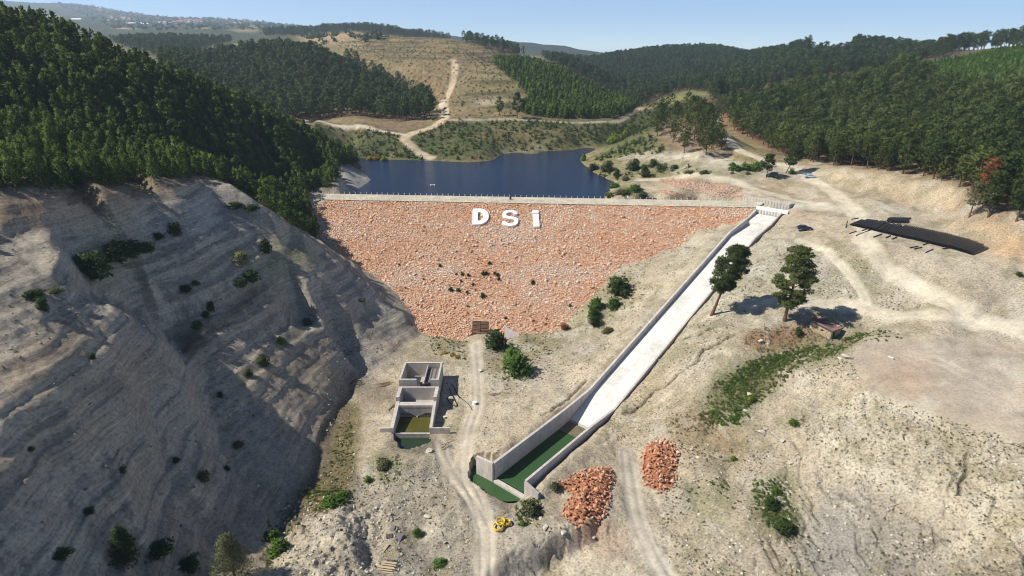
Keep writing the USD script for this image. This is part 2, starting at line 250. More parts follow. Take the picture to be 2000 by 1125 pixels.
Q((600, 75, 1100, 0), (660, 70, 1100, 0), (700, 64, 1300, 0), (540, 75, 1100, -10), (470, 66, 1400, -10))
ridge(.03, (220, 66, 1000, -12), (300, 64, 1100, -12), (380, 64, 1150, -12), (440, 66, 1150, -12))
Q((280, 90, 800, -12), (360, 90, 800, -12))
ridge(.03, (780, 49, 5200, 0), (840, 55, 5000, 0), (900, 63, 4800, 0), (960, 72, 4600, 0), (1010, 80, 4200, 0), (1050, 84, 3200, 0), (1100, 87, 3000, 0), (1150, 96, 2800, 0), (1210, 103, 2600, 0), (1290, 108, 2600, 0), (1500, 110, 2600, 0), (2000, 110, 2600, 0), (2400, 110, 2600, 0))
ridge(.03, (-300, -20, 5000, 0), (0, 0, 5000, 0), (100, 4, 5000, 0), (150, 4, 5000, 0), (200, 12, 5000, 0), (260, 22, 4900, 0), (330, 32, 4800, 0), (400, 38, 4600, 0), (440, 35, 4500, 0), (480, 36, 4400, 0), (540, 43, 4200, 0), (580, 50, 4000, 0), (650, 54, 3800, 0), (720, 56, 3800, 0))
Q((100, 30, 3500, 0), (200, 40, 3200, 0), (300, 48, 3000, 0), (400, 50, 2800, 0), (480, 50, 2800, 0), (540, 56, 2500, 0), (200, 60, 1900, 0), (330, 58, 1900, 0), (430, 58, 1900, 0))
for a_ in np.linspace(-1.6, 1.6, 9): X((a_ * 34, 34, 4 + 24 * max(-a_, 0) + 5 * max(a_, 0)), (a_ * 7200, 7200, -250))
X((-3200, 2000, 60), (3200, 2000, 60), (-640, 400, 70), (-420, 250, 88), (-330, 190, 84), (-240, 140, 84), (640, 400, 72), (450, 260, 62), (330, 190, 50), (-1600, 1000, 60), (1600, 1000, 70), (-180, 110, 80), (240, 140, 40), (-150, 90, 82), (165, 105, 24), (-122, 72, 76), (125, 78, 18))

# ------------------------------------------------------------------ terrain: grid (fan shaped: finer where near)
PTS = np.array(PT)
WX = lambda x, y: np.stack([np.asarray(x) / np.asarray(y) * 1.15, np.log(np.asarray(y))], -1)
rows = [36.0]
while rows[-1] < 7000:
    y = rows[-1]; rows.append(y * (1.0046 if y < 250 else 1.0046 + .0035 * min((y - 250) / 300, 1) + .004 * min(max(y - 900, 0) / 1500, 1)))
GY = np.array(rows); GA = np.linspace(-1.46, 1.46, 880)
AA, YY = np.meshgrid(GA, GY); XX = AA * YY
w_pts = WX(PTS[:, 0], PTS[:, 1])
_, uniq = np.unique(np.round(w_pts, 5), axis=0, return_index=True)
w_pts, zs = w_pts[uniq], PTS[uniq, 2]
WG = WX(XX, YY)
lin = LinearNDInterpolator(w_pts, zs)(WG)
ctz = CloughTocher2DInterpolator(w_pts, zs, tol=1e-3)(WG)
near_ = NearestNDInterpolator(w_pts, zs)(WG)
lin = np.where(np.isnan(lin), near_, lin); ctz = np.where(np.isnan(ctz), lin, ctz)
far_lin = gaussian_filter(lin, (3, 5))
wct = sstep(200, 320, YY); wfar = sstep(330, 460, YY)
ZZ = lin * (1 - wct) + (0.35 * ctz + 0.65 * lin) * wct
ZZ = gaussian_filter(ZZ, 1.6) * (1 - wfar) + far_lin * wfar
# ------------------------------------------------------------------ terrain: picture-plane lookups used only to find where things stand
def hz(x, y):
    x = np.asarray(x, float); y = np.asarray(y, float)
    ia = (x / np.maximum(y, 1) - GA[0]) / (GA[1] - GA[0]); iy = np.interp(y, GY, np.arange(len(GY)))
    return map_coordinates(ZZ, [np.atleast_1d(iy), np.atleast_1d(ia)], order=1, mode="nearest").reshape(np.shape(x))
_T = np.exp(np.linspace(np.log(45), np.log(5000), 4000))
def hit(u, v):
    """the first point of the ground along the sight line"""
    r = ray(u, v); p = r[None] * _T[:, None]; g = EYE + p[:, 2] - hz(p[:, 0], p[:, 1])
    k = int(np.argmax(g < 0)); 
    if k == 0: return np.array([p[-1, 0], p[-1, 1], hz(p[-1, 0], p[-1, 1])])
    t = _T[k - 1] + (_T[k] - _T[k - 1]) * g[k - 1] / (g[k - 1] - g[k]); q = r * t
    return np.array([q[0], q[1], float(hz(q[0], q[1]))])
def in_poly(poly, u, v):
    u = np.asarray(u); v = np.asarray(v); out = np.zeros(u.shape, bool); a = np.array(poly)
    b = (u >= a[:, 0].min()) & (u <= a[:, 0].max()) & (v >= a[:, 1].min()) & (v <= a[:, 1].max())
    if b.any(): out[b] = shapely.contains_xy(Polygon(poly).buffer(0), u[b], v[b])
    return out
LEFT_CUT = [(-500, 380), (0, 375), (200, 369), (400, 345), (450, 357), (530, 412), (620, 466), (700, 518), (745, 547), (817, 640), (760, 703), (680, 760), (645, 840), (590, 960), (535, 1030), (420, 1140), (-500, 1400)]
PLATFORM = [(1650, 695), (1720, 655), (1850, 660), (2200, 690), (2200, 900), (2000, 870), (1850, 825), (1760, 795), (1690, 755)]
UU, VV, _ = pix(np.stack([XX, YY, ZZ], -1))
M_CUT = gaussian_filter((in_poly(LEFT_CUT, UU, VV) & (YY < 215)).astype(float), 3)
M_PLAT = gaussian_filter((in_poly(PLATFORM, UU, VV) & (YY < 150)).astype(float), 4)

# roads: centre lines on the ground, in plan
ROADS = [
    ([(948, 1150), (950, 1060), (934, 985), (908, 905), (916, 845), (932, 785), (930, 725), (926, 672)], 3.8, (.385, .34, .27), "pale rutted dirt track along the valley floor past the outlet structure"),
    ([(856, 862), (868, 895), (890, 935), (922, 982), (945, 1030)], 3.4, (.385, .34, .27), "short dirt track from the outlet structure joining the valley track"),
    ([(1330, 1160), (1275, 1085), (1242, 1010), (1228, 930), (1222, 880)], 3.6, (.385, .35, .29), "dirt track with dark wheel ruts between the two orange rock piles"),
    ([(1397, 225), (1402, 250), (1440, 289), (1490, 311), (1540, 327), (1580, 346), (1620, 370), (1655, 400), (1692, 440), (1692, 480), (1720, 512), (1790, 558), (1880, 607), (1960, 640), (2100, 700)], 6.0, (.49, .435, .33), "pale dirt road winding down from the pine forest past the pipe stack"),
    ([(1462, 596), (1560, 590), (1680, 600), (1800, 617), (1900, 634), (2100, 660)], 5.2, (.475, .42, .32), "broad pale dirt road passing above the stone hut"),
    ([(1500, 399), (1560, 402), (1620, 405), (1665, 412)], 7.5, (.45, .42, .325), "wide trampled dirt way joining the dam crest to the road"),
    ([(1250, 352), (1330, 345), (1420, 352), (1480, 372), (1540, 388), (1610, 400)], 5.0, (.46, .41, .315), "sandy way above the orange riprap patch by the lake"),
    ([(884, 118), (887, 150), (879, 180), (866, 205), (868, 230), (850, 245), (800, 262), (790, 268), (806, 286), (842, 309)], 6.0, (.50, .39, .27), "light dirt road climbing straight up the terraced brown hill"),
    ([(600, 236), (640, 241), (690, 247), (740, 255), (795, 263)], 5.0, (.50, .42, .32), "narrow dirt road along the foot of the dark pine hill"),
    ([(866, 236), (940, 234), (1000, 232), (1100, 238), (1180, 236), (1225, 225), (1245, 210)], 4.0, (.33, .275, .195), "dirt road along the foot of the young pine plantation"),
    ([(1560, 470), (1620, 495), (1660, 540), (1690, 590)], 2.6, (.50, .45, .345), "faint wheel track running down from the parked dark car"),
]
ROAD_XY = []
for k, (pl, w, c_, lab) in enumerate(ROADS):
    pts = np.array([hit(u, v) for u, v in pl])
    seg = np.r_[0, np.cumsum(np.linalg.norm(np.diff(pts[:, :2], axis=0), axis=1))]
    t = np.arange(0, seg[-1], 0.7)
    from scipy.interpolate import PchipInterpolator
    ROAD_XY.append(np.stack([PchipInterpolator(seg, pts[:, 0])(t), PchipInterpolator(seg, pts[:, 1])(t)], 1))
ROAD_D = np.full((len(ROADS),) + XX.shape, 1e3)
flat = np.stack([XX.ravel(), YY.ravel()], 1)
for k, r_ in enumerate(ROAD_XY):
    lo, hi = r_.min(0) - 12, r_.max(0) + 12
    m = (flat[:, 0] > lo[0]) & (flat[:, 0] < hi[0]) & (flat[:, 1] > lo[1]) & (flat[:, 1] < hi[1])
    dd, ii = cKDTree(r_).query(flat[m], distance_upper_bound=14)
    o = ROAD_D[k].ravel(); o[np.flatnonzero(m)] = np.where(np.isfinite(dd), dd, 1e3); ROAD_D[k] = o.reshape(XX.shape)
ROAD_M = np.stack([1 - sstep(w * .36, w * .62, d + 1.6 * fbm2(XX, YY, 3.2, 3, 5 + k) * min(1, w / 5)) for k, ((_, w, _, _), d) in enumerate(zip(ROADS, ROAD_D))])
ANYROAD = ROAD_M.max(0)

# fine relief
PAD = gaussian_filter(shapely.contains_xy(Polygon([tuple(atz(u, v, 29.9)[:2]) for u, v in ((1640, 446), (1680, 424), (1730, 420), (1800, 424), (1850, 448), (1945, 480), (1940, 496), (1905, 508), (1840, 500), (1770, 490), (1700, 472))]), XX, YY).astype(float), 2.5)
ZZ = ZZ * (1 - PAD) + 29.85 * PAD
rough = (1 - .75 * ANYROAD) * (1 - .75 * M_PLAT) * (1 - .9 * PAD)
near_w = 1 - sstep(230, 330, YY)
ZZ = ZZ + near_w * rough * (1.5 * fbm2(XX, YY, 11, 3, 1) * (1 - .3 * M_CUT) + .75 * fbm2(XX, YY, 3.2, 3, 2) + .30 * fbm2(XX, YY, 1.1, 2, 3))
ZZ = ZZ + sstep(250, 400, YY) * 5.0 * fbm2(XX, YY, 60, 4, 9) * np.clip(YY / 700, .3, 4)
M_MOUND = gaussian_filter((in_poly([(545, 1010), (640, 975), (745, 985), (745, 1200), (520, 1200)], UU, VV) & (YY < 120)).astype(float) + (in_poly([(960, 1140), (1000, 1075), (1090, 1035), (1185, 1000), (1200, 1050), (1100, 1100), (1040, 1150)], UU, VV) & (YY < 120)), 2.5)
ZZ = ZZ + M_MOUND * (1.3 * fbm2(XX, YY, 3.5, 4, 36) - .5 * (1 - sstep(0, .1, np.abs(fbm2(XX, YY, 2.6, 3, 37)))))
for k_ in range(len(ROADS)):
    ZZ = ZZ - near_w * .13 * np.exp(-((ROAD_D[k_] - .85 + .25 * fbm2(XX, YY, 4, 2, 38)) / .34) ** 2) * np.clip(1 + 2 * fbm2(XX, YY, 8, 2, 39), 0, 1.6)
# faint wheel tracks over the bare ground, single ruts in pairs
TRACKS = [[(1175, 868), (1245, 815), (1330, 745), (1440, 655), (1470, 640)], [(1195, 868), (1265, 820), (1345, 755), (1455, 665)], [(1605, 478), (1575, 520), (1545, 560), (1500, 592)], [(1620, 482), (1590, 525), (1560, 566), (1525, 594)], [(915, 852), (880, 925), (895, 1000), (925, 1070)], [(755, 1000), (850, 962), (928, 962)], [(720, 880), (735, 940), (770, 980), (860, 990)], [(1240, 890), (1290, 1000), (1310, 1120)], [(1760, 690), (1850, 720), (1960, 780)], [(1770, 684), (1860, 713), (1975, 770)], [(1700, 595), (1645, 565), (1600, 500)], [(1480, 600), (1400, 610), (1330, 660), (1290, 700)]]
TR_D = np.full(XX.shape, 9.0)
for c_ in TRACKS:
    p = np.array([hit(u, v)[:2] for u, v in c_]); sg = np.r_[0, np.cumsum(np.linalg.norm(np.diff(p, axis=0), axis=1))]; t = np.arange(0, sg[-1], .25); p = np.stack([PchipInterpolator(sg, p[:, 0])(t), PchipInterpolator(sg, p[:, 1])(t)], 1); p += np.stack([fbm2(t, t * 0, 5, 2, 43), fbm2(t, t * 0, 5, 2, 44)], 1) * .8
    lo, hi = p.min(0) - 3, p.max(0) + 3; b = (XX > lo[0]) & (XX < hi[0]) & (YY > lo[1]) & (YY < hi[1])
    TR_D[b] = np.minimum(TR_D[b], cKDTree(p).query(np.stack([XX[b], YY[b]], 1), distance_upper_bound=8)[0])
TR = np.exp(-(TR_D / .42) ** 2) * np.clip(.7 + 2.2 * fbm2(XX, YY, 6, 3, 45), 0, 1)
ZZ = ZZ - .10 * TR
# water-worn rills down the bare banks on the right
RILL = np.abs(fbm2(XX * 1.0 + 2 * fbm2(XX, YY, 6, 2, 31), YY * .35, 2.2, 3, 32))
M_LOWR = gaussian_filter((in_poly([(1560, 800), (1650, 740), (1760, 800), (2000, 885), (2300, 960), (2300, 1400), (1400, 1400), (1500, 1000)], UU, VV) & (YY < 140)).astype(float), 3)
ZZ = ZZ - M_LOWR * rough * .55 * (1 - sstep(0, .10, RILL))
# bedding ledges of the left cut: level layers, harder ones standing proud
BED = ZZ - 0.045 * YY + .7 * fbm2(XX, YY, 40, 2, 12) + .25 * fbm2(XX, YY, 2.5, 3, 13)
ph = lambda p, o: np.sin(2 * np.pi * (BED / p + o))
led = .17 * ph(2.6, .2) * (.2 + 1.6 * meshkit.noise(np.stack([BED / 2.6, BED * 0, BED * 0], -1), 3)) + .05 * ph(1.1, .6) + .22 * ph(7.3, .1)
ZZ = ZZ - M_CUT * .30 * (1 - sstep(0, .12, np.abs(fbm2(XX * .35, YY, 5.0, 4, 35)))) + M_CUT * led * (1 - sstep(-1, 1, 0) * 0)
# terraces of the brown hill
M_BROWN = gaussian_filter((in_poly([(640, 75), (760, 70), (960, 82), (1040, 105), (960, 118), (1010, 160), (1030, 190), (1000, 228), (870, 238), (835, 200), (760, 150), (690, 112)], UU, VV) & (YY > 380) & (YY < 900)).astype(float), 2)
ZZ = ZZ + M_BROWN * .75 * np.sin(2 * np.pi * (ZZ / 5.2 + .8 * fbm2(XX, YY, 60, 3, 14)))
# open cracks in the settling bank right of the chute
CRACKS = [[(1215, 808), (1245, 795), (1275, 765), (1310, 745), (1335, 722), (1385, 680), (1440, 650)], [(1305, 668), (1330, 660), (1372, 650), (1400, 637)], [(1060, 810), (1090, 790), (1110, 775), (1145, 742)], [(1885, 890), (1878, 930), (1868, 960)]]
CR_D = np.full(XX.shape, 9.0)
for c_ in CRACKS:
    p = np.array([hit(u, v)[:2] for u, v in c_]); seg = np.r_[0, np.cumsum(np.linalg.norm(np.diff(p, axis=0), axis=1))]; t = np.arange(0, seg[-1], .15)
    p = np.stack([np.interp(t, seg, p[:, 0]), np.interp(t, seg, p[:, 1])], 1); p += np.stack([fbm2(t, t * 0, 2.2, 3, 41), fbm2(t, t * 0, 2.2, 3, 42)], 1) * 1.6
    b = (np.abs(XX - p[:, 0].mean()) < 40) & (np.abs(YY - p[:, 1].mean()) < 40)
    CR_D[b] = np.minimum(CR_D[b], cKDTree(p).query(np.stack([XX[b], YY[b]], 1))[0])
ZZ = ZZ - .55 * (1 - sstep(.08, .38, CR_D)) - .12 * (1 - sstep(.2, 1.2, CR_D))
# the footprint of the dam, the chute, the outlet works and the water bodies
rel = np.stack([XX - SA[0], YY - SA[1]], -1); CS, CO = rel @ SD, rel @ SN
inch = (CS > S0 + .1) & (CS < SLEN + 30) & (CO > -.30) & (CO < SW + .30)
ZZ = np.where(inch, np.minimum(ZZ, chute_floor(CS) - 1.0), ZZ)
def carve(poly_xy, z, soft=.0):
    global ZZ
    b = shapely.contains_xy(Polygon(poly_xy), XX, YY) & (YY < 420); ZZ = np.where(b, np.minimum(ZZ, z), ZZ)
POND_A = [(-26.2, 108.2), (-18.2, 108.2), (-17.3, 106.5), (-17.9, 104.6), (-19.6, 102.8), (-21.6, 102.0), (-23.4, 102.4), (-24.4, 104.2), (-25.4, 106)]
POND_B = [tuple(atz(u, v, -.2)[:2]) for u, v in [(945, 912), (925, 912), (917, 928), (922, 945), (937, 958), (960, 970), (990, 975), (1028, 973), (1045, 966), (1030, 945), (1020, 930), (965, 915)]]
def worn(poly, n=4, a=.35, seed=0):
    """an uneven natural outline"""
    p = np.array(Polygon(poly).segmentize(.6).exterior.coords)[:-1]; c_ = p.mean(0)
    return [tuple(c_ + (q - c_) * (1 + .18 * float(fbm2(q[0], q[1], 2.0, 3, seed)))) for q in p]
carve(worn(POND_A, seed=3), -.9); carve(worn(POND_B, seed=4), -.9)
carve([(-26.2, 108.3), (-18.1, 108.3), (-18.1, 115), (-26.2, 115)], -1.0)
carve([(-27.0, 115), (-17.6, 115), (-17.6, 131.2), (-27.0, 131.2)], .6)
for x0_, x1_, y0_, y1_, t_ in ((-33, -28.5, 109, 131, 2.4), (-16, -10, 109, 131, 1.9)):
    pass

# ------------------------------------------------------------------ terrain: base colours
UU, VV, _ = pix(np.stack([XX, YY, ZZ], -1))
jx = lambda s, k: fbm2(XX, YY, s, 4, k)
JU = UU + 60 * jx(9, 51) * near_w + 26 * jx(45, 53) * (1 - near_w) + 22 * jx(2.5, 55) * near_w
JV = VV + 44 * jx(9, 52) * near_w + 11 * jx(45, 54) * (1 - near_w) + 16 * jx(2.5, 56) * near_w
COL = np.empty(XX.shape + (3,)); COL[:] = (.365, .31, .228)
def paint(poly, col, op=1.0, soft=3, y0=0, y1=1e5, jit=1.0):
    global COL
    u = UU + (JU - UU) * jit; v = VV + (JV - VV) * jit
    m = gaussian_filter((in_poly(poly, u, v) & (YY > y0) & (YY < y1)).astype(float), soft)[..., None] * op
    COL = COL * (1 - m) + np.array(col) * m
COL[YY > 250] = (.20, .165, .085)
COL[(YY > 430) & (XX / YY > .33)] = (.10, .09, .045)
SCRUB, FLOOR, BROWN, GREEN, DRY = (.066, .078, .030), (.15, .10, .06), (.205, .155, .085), (.07, .115, .026), (.27, .19, .095)
# far land
paint([(-900, -200), (2900, -200), (2900, 130), (-900, 130)], (.062, .07, .038), 1, 3, 1300, 1e5)
for k in range(26):   # fields and clearings on the far range
    cu, cv = rng.uniform(60, 740), rng.uniform(10, 66); w_, h_ = rng.uniform(14, 46), rng.uniform(2, 6)
    paint([(cu - w_, cv - h_ * .4), (cu, cv - h_), (cu + w_, cv + h_ * .6), (cu - w_ * .2, cv + h_)], [(.42, .30, .16), (.40, .27, .17), (.30, .24, .13)][k % 3], .85, 1, 2000, 7000, .3)
paint([(560, 62), (700, 58), (790, 72), (700, 80), (640, 84), (590, 76)], (.34, .25, .13), 1, 2, 700, 2000, .5)
paint([(735, 66), (790, 66), (785, 72), (740, 73)], (.50, .36, .17), 1, 1, 700, 2000, .2)
paint([(600, 72), (680, 72), (690, 90), (620, 84)], (.36, .26, .14), .9, 2, 600, 2000, .4)
paint([(780, 40), (1060, 70), (1300, 95), (1300, 125), (780, 75)], (.035, .045, .026), 1, 3, 900, 7000)
# brown terraced hill
paint([(640, 75), (760, 68), (960, 80), (1060, 105), (960, 118), (1010, 160), (1035, 190), (1000, 232), (870, 240), (835, 205), (760, 150), (690, 112)], BROWN, 1, 3, 360, 1000)
paint([(950, 140), (1020, 150), (1030, 200), (990, 226), (930, 180)], (.165, .15, .07), .7, 4, 360, 1000)
paint([(930, 190), (990, 195), (985, 206), (935, 204)], (.46, .38, .26), .7, 2, 360, 1000)
paint([(810, 165), (860, 160), (862, 205), (815, 195)], (.31, .20, .11), .8, 4, 360, 1000)
paint([(720, 95), (800, 80), (830, 100), (760, 125)], (.13, .11, .06), .6, 5, 360, 1000)
tph = np.sin(2 * np.pi * (ZZ / 5.2 + .8 * fbm2(XX, YY, 60, 3, 14)))
tm = (M_BROWN * sstep(.35, .85, tph + 1.6 * fbm2(XX, YY, 25, 3, 15)) * .9)[..., None]; COL = COL * (1 - tm) + np.array((.085, .080, .036)) * tm
tm = (M_BROWN * sstep(.05, .35, fbm2(XX, YY, 40, 4, 16)) * .5)[..., None]; COL = COL * (1 - tm) + np.array((.125, .115, .05)) * tm
tm = (M_BROWN * sstep(.16, .34, fbm2(XX, YY, 22, 3, 17)) * .5)[..., None]; COL = COL * (1 - tm) + np.array((.34, .255, .165)) * tm
# forests' floors
DOME = [(320, 110), (400, 88), (480, 72), (560, 64), (620, 70), (655, 95), (700, 122), (760, 150), (815, 182), (840, 212), (836, 234), (770, 238), (700, 228), (640, 234), (560, 245), (400, 250), (320, 210)]
PLANT = [(965, 108), (1040, 106), (1100, 128), (1180, 165), (1246, 208), (1230, 220), (1190, 231), (1100, 234), (1060, 230), (1018, 222), (1034, 196), (1010, 160), (975, 135), (958, 115)]
RHILL = [(1040, 96), (1140, 106), (1200, 105), (1280, 98), (1385, 86), (1480, 98), (1560, 112), (1640, 125), (1560, 150), (1440, 172), (1390, 200), (1382, 180), (1335, 178), (1285, 195), (1240, 215), (1180, 185), (1080, 130)]
RRIDGE = [(1470, 104), (1540, 93), (1575, 90), (1580, 98), (1560, 106), (1650, 108), (1668, 95), (1650, 88), (1640, 78), (1720, 80), (1900, 72), (2300, 50), (2300, 78), (1900, 99), (1850, 104), (1740, 124), (1640, 134), (1540, 130), (1480, 125)]
FMID = [(1375, 208), (1420, 160), (1470, 104), (1560, 112), (1640, 130), (1740, 124), (1850, 104), (1880, 106), (1780, 126), (1700, 142), (1560, 164), (1450, 182), (1395, 215)]
FRIGHT = [(1392, 215), (1410, 195), (1450, 172), (1560, 156), (1700, 136), (1750, 130), (1800, 160), (1880, 188), (2500, 188), (2500, 520), (2000, 428), (1890, 384), (1860, 361), (1800, 349), (1700, 333), (1640, 326), (1560, 316), (1515, 300), (1475, 280), (1425, 250)]
FYOUNG = [(1780, 126), (1880, 106), (2000, 84), (2500, 56), (2500, 188), (1880, 188), (1800, 160)]
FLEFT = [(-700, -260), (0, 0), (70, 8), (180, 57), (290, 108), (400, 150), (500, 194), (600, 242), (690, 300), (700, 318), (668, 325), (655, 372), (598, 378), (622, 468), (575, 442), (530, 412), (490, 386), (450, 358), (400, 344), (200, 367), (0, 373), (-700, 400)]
KNOLL = [(1290, 232), (1330, 215), (1385, 208), (1400, 240), (1440, 300), (1395, 306), (1345, 302), (1300, 295), (1270, 285)]
BANDTOP = [(890, 74), (960, 82), (1060, 100), (1140, 116), (1060, 112), (985, 106), (930, 90)]
MIDR = [(480, 64), (560, 62), (620, 56), (660, 50), (740, 50), (800, 58), (870, 70), (960, 84), (860, 82), (780, 72), (735, 68), (690, 62), (620, 66), (540, 74)]
MIDV = [(200, 66), (300, 68), (440, 70), (490, 76), (420, 92), (340, 120), (270, 104), (220, 84)]
for pl, c_, a, b in ((DOME, FLOOR, 380, 680), (PLANT, (.16, .12, .06), 385, 700), (RHILL, (.10, .085, .045), 520, 1600), (FMID, FLOOR, 400, 1000), (RRIDGE, FLOOR, 520, 980), (FRIGHT, (.17, .105, .06), 110, 480), (FYOUNG, (.075, .105, .028), 200, 480), (KNOLL, (.20, .14, .09), 200, 480), (BANDTOP, FLOOR, 650, 950), (MIDR, (.09, .08, .045), 1300, 2000), (MIDV, (.09, .085, .045), 700, 1300)):
    paint(pl, c_, 1, 2, a, b, .6)
paint([(1575, 95), (1620, 86), (1660, 90), (1640, 103), (1580, 106)], (.20, .185, .085), 1, 2, 600, 1000, .4)
paint([(1283, 193), (1330, 174), (1378, 180), (1372, 190), (1330, 205), (1300, 212)], (.17, .165, .07), 1, 2, 380, 700, .4)
# scrub beyond the lake
paint([(600, 240), (690, 246), (790, 262), (850, 245), (870, 238), (1000, 234), (1180, 236), (1245, 212), (1300, 200), (1300, 245), (1260, 262), (1190, 285), (1100, 292), (975, 303), (850, 316), (690, 320)], SCRUB, 1, 3, 270, 520)
paint([(960, 250), (1150, 250), (1160, 270), (1000, 280), (950, 268)], (.16, .13, .065), .8, 4, 270, 520)
paint([(660, 240), (780, 236), (835, 238), (800, 262)], (.19, .125, .085), .8, 3, 300, 520)
paint([(950, 292), (1060, 284), (1060, 292), (980, 300)], (.22, .20, .15), .7, 2, 270, 520)
sm_ = ((YY > 265) & (YY < 520) & (XX > -160) & (XX < 130)) * sstep(.0, .2, fbm2(XX, YY, 9, 4, 158)) * .6
COL = COL * (1 - sm_[..., None]) + np.array((.14, .115, .058)) * sm_[..., None]
# right bank of the lake
paint([(1180, 292), (1220, 270), (1270, 262), (1300, 285), (1300, 297), (1210, 306), (1140, 318)], (.105, .115, .042), 1, 3, 200, 400)
paint([(1195, 312), (1240, 300), (1300, 297), (1400, 305), (1470, 320), (1480, 330), (1400, 333), (1320, 318), (1260, 316)], (.44, .39, .30), 1, 2, 180, 330)
paint([(1145, 322), (1250, 320), (1320, 322), (1420, 335), (1480, 332), (1470, 345), (1380, 345), (1290, 348), (1210, 360), (1160, 340)], (.17, .165, .085), .9, 3, 180, 330)
paint([(1175, 385), (1200, 360), (1235, 366), (1260, 388), (1250, 392)], (.12, .13, .05), 1, 2, 180, 330)
# quarry ground
paint([(1555, 330), (1640, 330), (1700, 337), (1800, 352), (1900, 385), (1890, 410), (1800, 402), (1700, 385), (1640, 372)], (.42, .35, .23), 1, 3, 120, 300)
paint([(1720, 380), (1790, 385), (1790, 408), (1750, 405)], (.33, .20, .115), .8, 3, 120, 300)
paint([(1690, 393), (1760, 398), (1800, 412), (1740, 418), (1690, 408)], (.46, .44, .38), .7, 3, 120, 300)
paint([(1560, 372), (1590, 366), (1620, 372), (1632, 384), (1600, 388)], (.27, .215, .15), .8, 3, 120, 300)
paint([(1470, 350), (1530, 346), (1560, 358), (1550, 376), (1500, 374), (1475, 366)], (.25, .18, .115), .75, 3, 150, 300)
paint([(1830, 400), (1960, 435), (2100, 480), (2100, 530), (1950, 490), (1850, 445)], (.42, .27, .15), .85, 4, 90, 300)
paint([(1885, 384), (2100, 420), (2100, 450), (1890, 428)], FLOOR, .9, 3, 90, 300)
paint([(1690, 480), (1715, 485), (1725, 508), (1705, 512)], (.55, .31, .10), .9, 2, 90, 300, .4)
paint([(1500, 395), (1620, 410), (1600, 425), (1530, 425)], (.40, .27, .18), .55, 3, 120, 300)
paint([(1330, 470), (1490, 440), (1560, 460), (1560, 560), (1480, 580), (1330, 700), (1240, 700), (1290, 560)], (.36, .325, .235), .8, 5, 60, 300)
paint([(1560, 500), (1680, 540), (1780, 580), (1700, 590), (1580, 570)], (.335, .315, .255), .8, 4, 60, 300)
paint([(1650, 515), (1720, 515), (1720, 560), (1640, 560)], (.19, .18, .09), .6, 4, 60, 300)
paint([(1480, 640), (1570, 640), (1640, 660), (1560, 690), (1480, 690), (1450, 665)], (.23, .13, .07), .9, 3, 60, 200)
# the gully
GULLY = [(1640, 668), (1700, 640), (1690, 660), (1640, 690), (1560, 715), (1520, 760), (1470, 790), (1455, 830), (1380, 830), (1365, 810), (1400, 740), (1470, 700), (1560, 680)]
paint(GULLY, (.105, .125, .04), .95, 4, 60, 200)
paint([(1300, 810), (1360, 800), (1420, 840), (1470, 850), (1440, 900), (1370, 900), (1310, 860)], (.25, .185, .105), .9, 4, 60, 200)
paint([(1470, 940), (1530, 930), (1560, 1020), (1565, 1055), (1500, 1030), (1470, 980)], (.09, .10, .035), .95, 3, 40, 200)
paint([(1320, 950), (1420, 930), (1440, 990), (1380, 1030), (1330, 1000)], (.22, .21, .12), .7, 5, 40, 200)
# platform and cut faces at right
paint(PLATFORM, (.345, .29, .225), .95, 4, 40, 200)
paint([(1660, 745), (1760, 700), (1850, 780), (1740, 770)], (.38, .235, .135), .55, 8, 40, 200)
paint([(1750, 665), (1880, 640), (1900, 690), (1820, 690)], (.55, .50, .42), .35, 4, 40, 200)
paint([(1560, 780), (1690, 765), (1760, 805), (2000, 890), (2300, 960), (2300, 1150), (1900, 1010), (1700, 925), (1560, 850)], (.345, .305, .225), .9, 4, 40, 200)
paint([(1650, 940), (1760, 970), (1900, 1045), (2300, 1200), (2300, 1500), (1500, 1500), (1560, 1050), (1600, 960)], (.255, .232, .19), .9, 5, 30, 200)
# centre and foreground
paint([(560, 960), (700, 930), (860, 900), (980, 980), (1300, 960), (1300, 1200), (520, 1200)], (.30, .265, .21), .8, 6, 30, 200)
paint([(950, 1130), (1000, 1090), (1100, 1050), (1170, 1020), (1190, 1050), (1130, 1085), (1040, 1140)], (.235, .215, .19), .9, 3, 30, 200)
paint([(1060, 1140), (1110, 1085), (1180, 1060), (1260, 1110), (1270, 1150)], (.45, .39, .29), .8, 3, 30, 200)
paint([(1130, 1020), (1175, 1000), (1190, 1030), (1140, 1045)], (.40, .16, .07), .8, 3, 30, 200)
paint([(1190, 1010), (1240, 1060), (1200, 1090), (1160, 1070)], (.36, .24, .17), .5, 5, 30, 200)
paint([(830, 655), (930, 670), (930, 710), (860, 700)], (.26, .20, .11), .7, 4, 60, 200)
paint([(950, 655), (1090, 645), (1120, 650), (1060, 690), (1010, 740), (950, 740), (940, 690)], (.20, .165, .08), .75, 4, 60, 200)
paint([(1110, 600), (1170, 560), (1230, 540), (1250, 580), (1160, 650), (1110, 640)], (.27, .24, .125), .7, 5, 60, 200)
paint([(1570, 850), (1720, 925), (2050, 1075), (2100, 1110), (1900, 1040), (1660, 915)], (.40, .36, .275), .6, 3, 40, 200, .5)
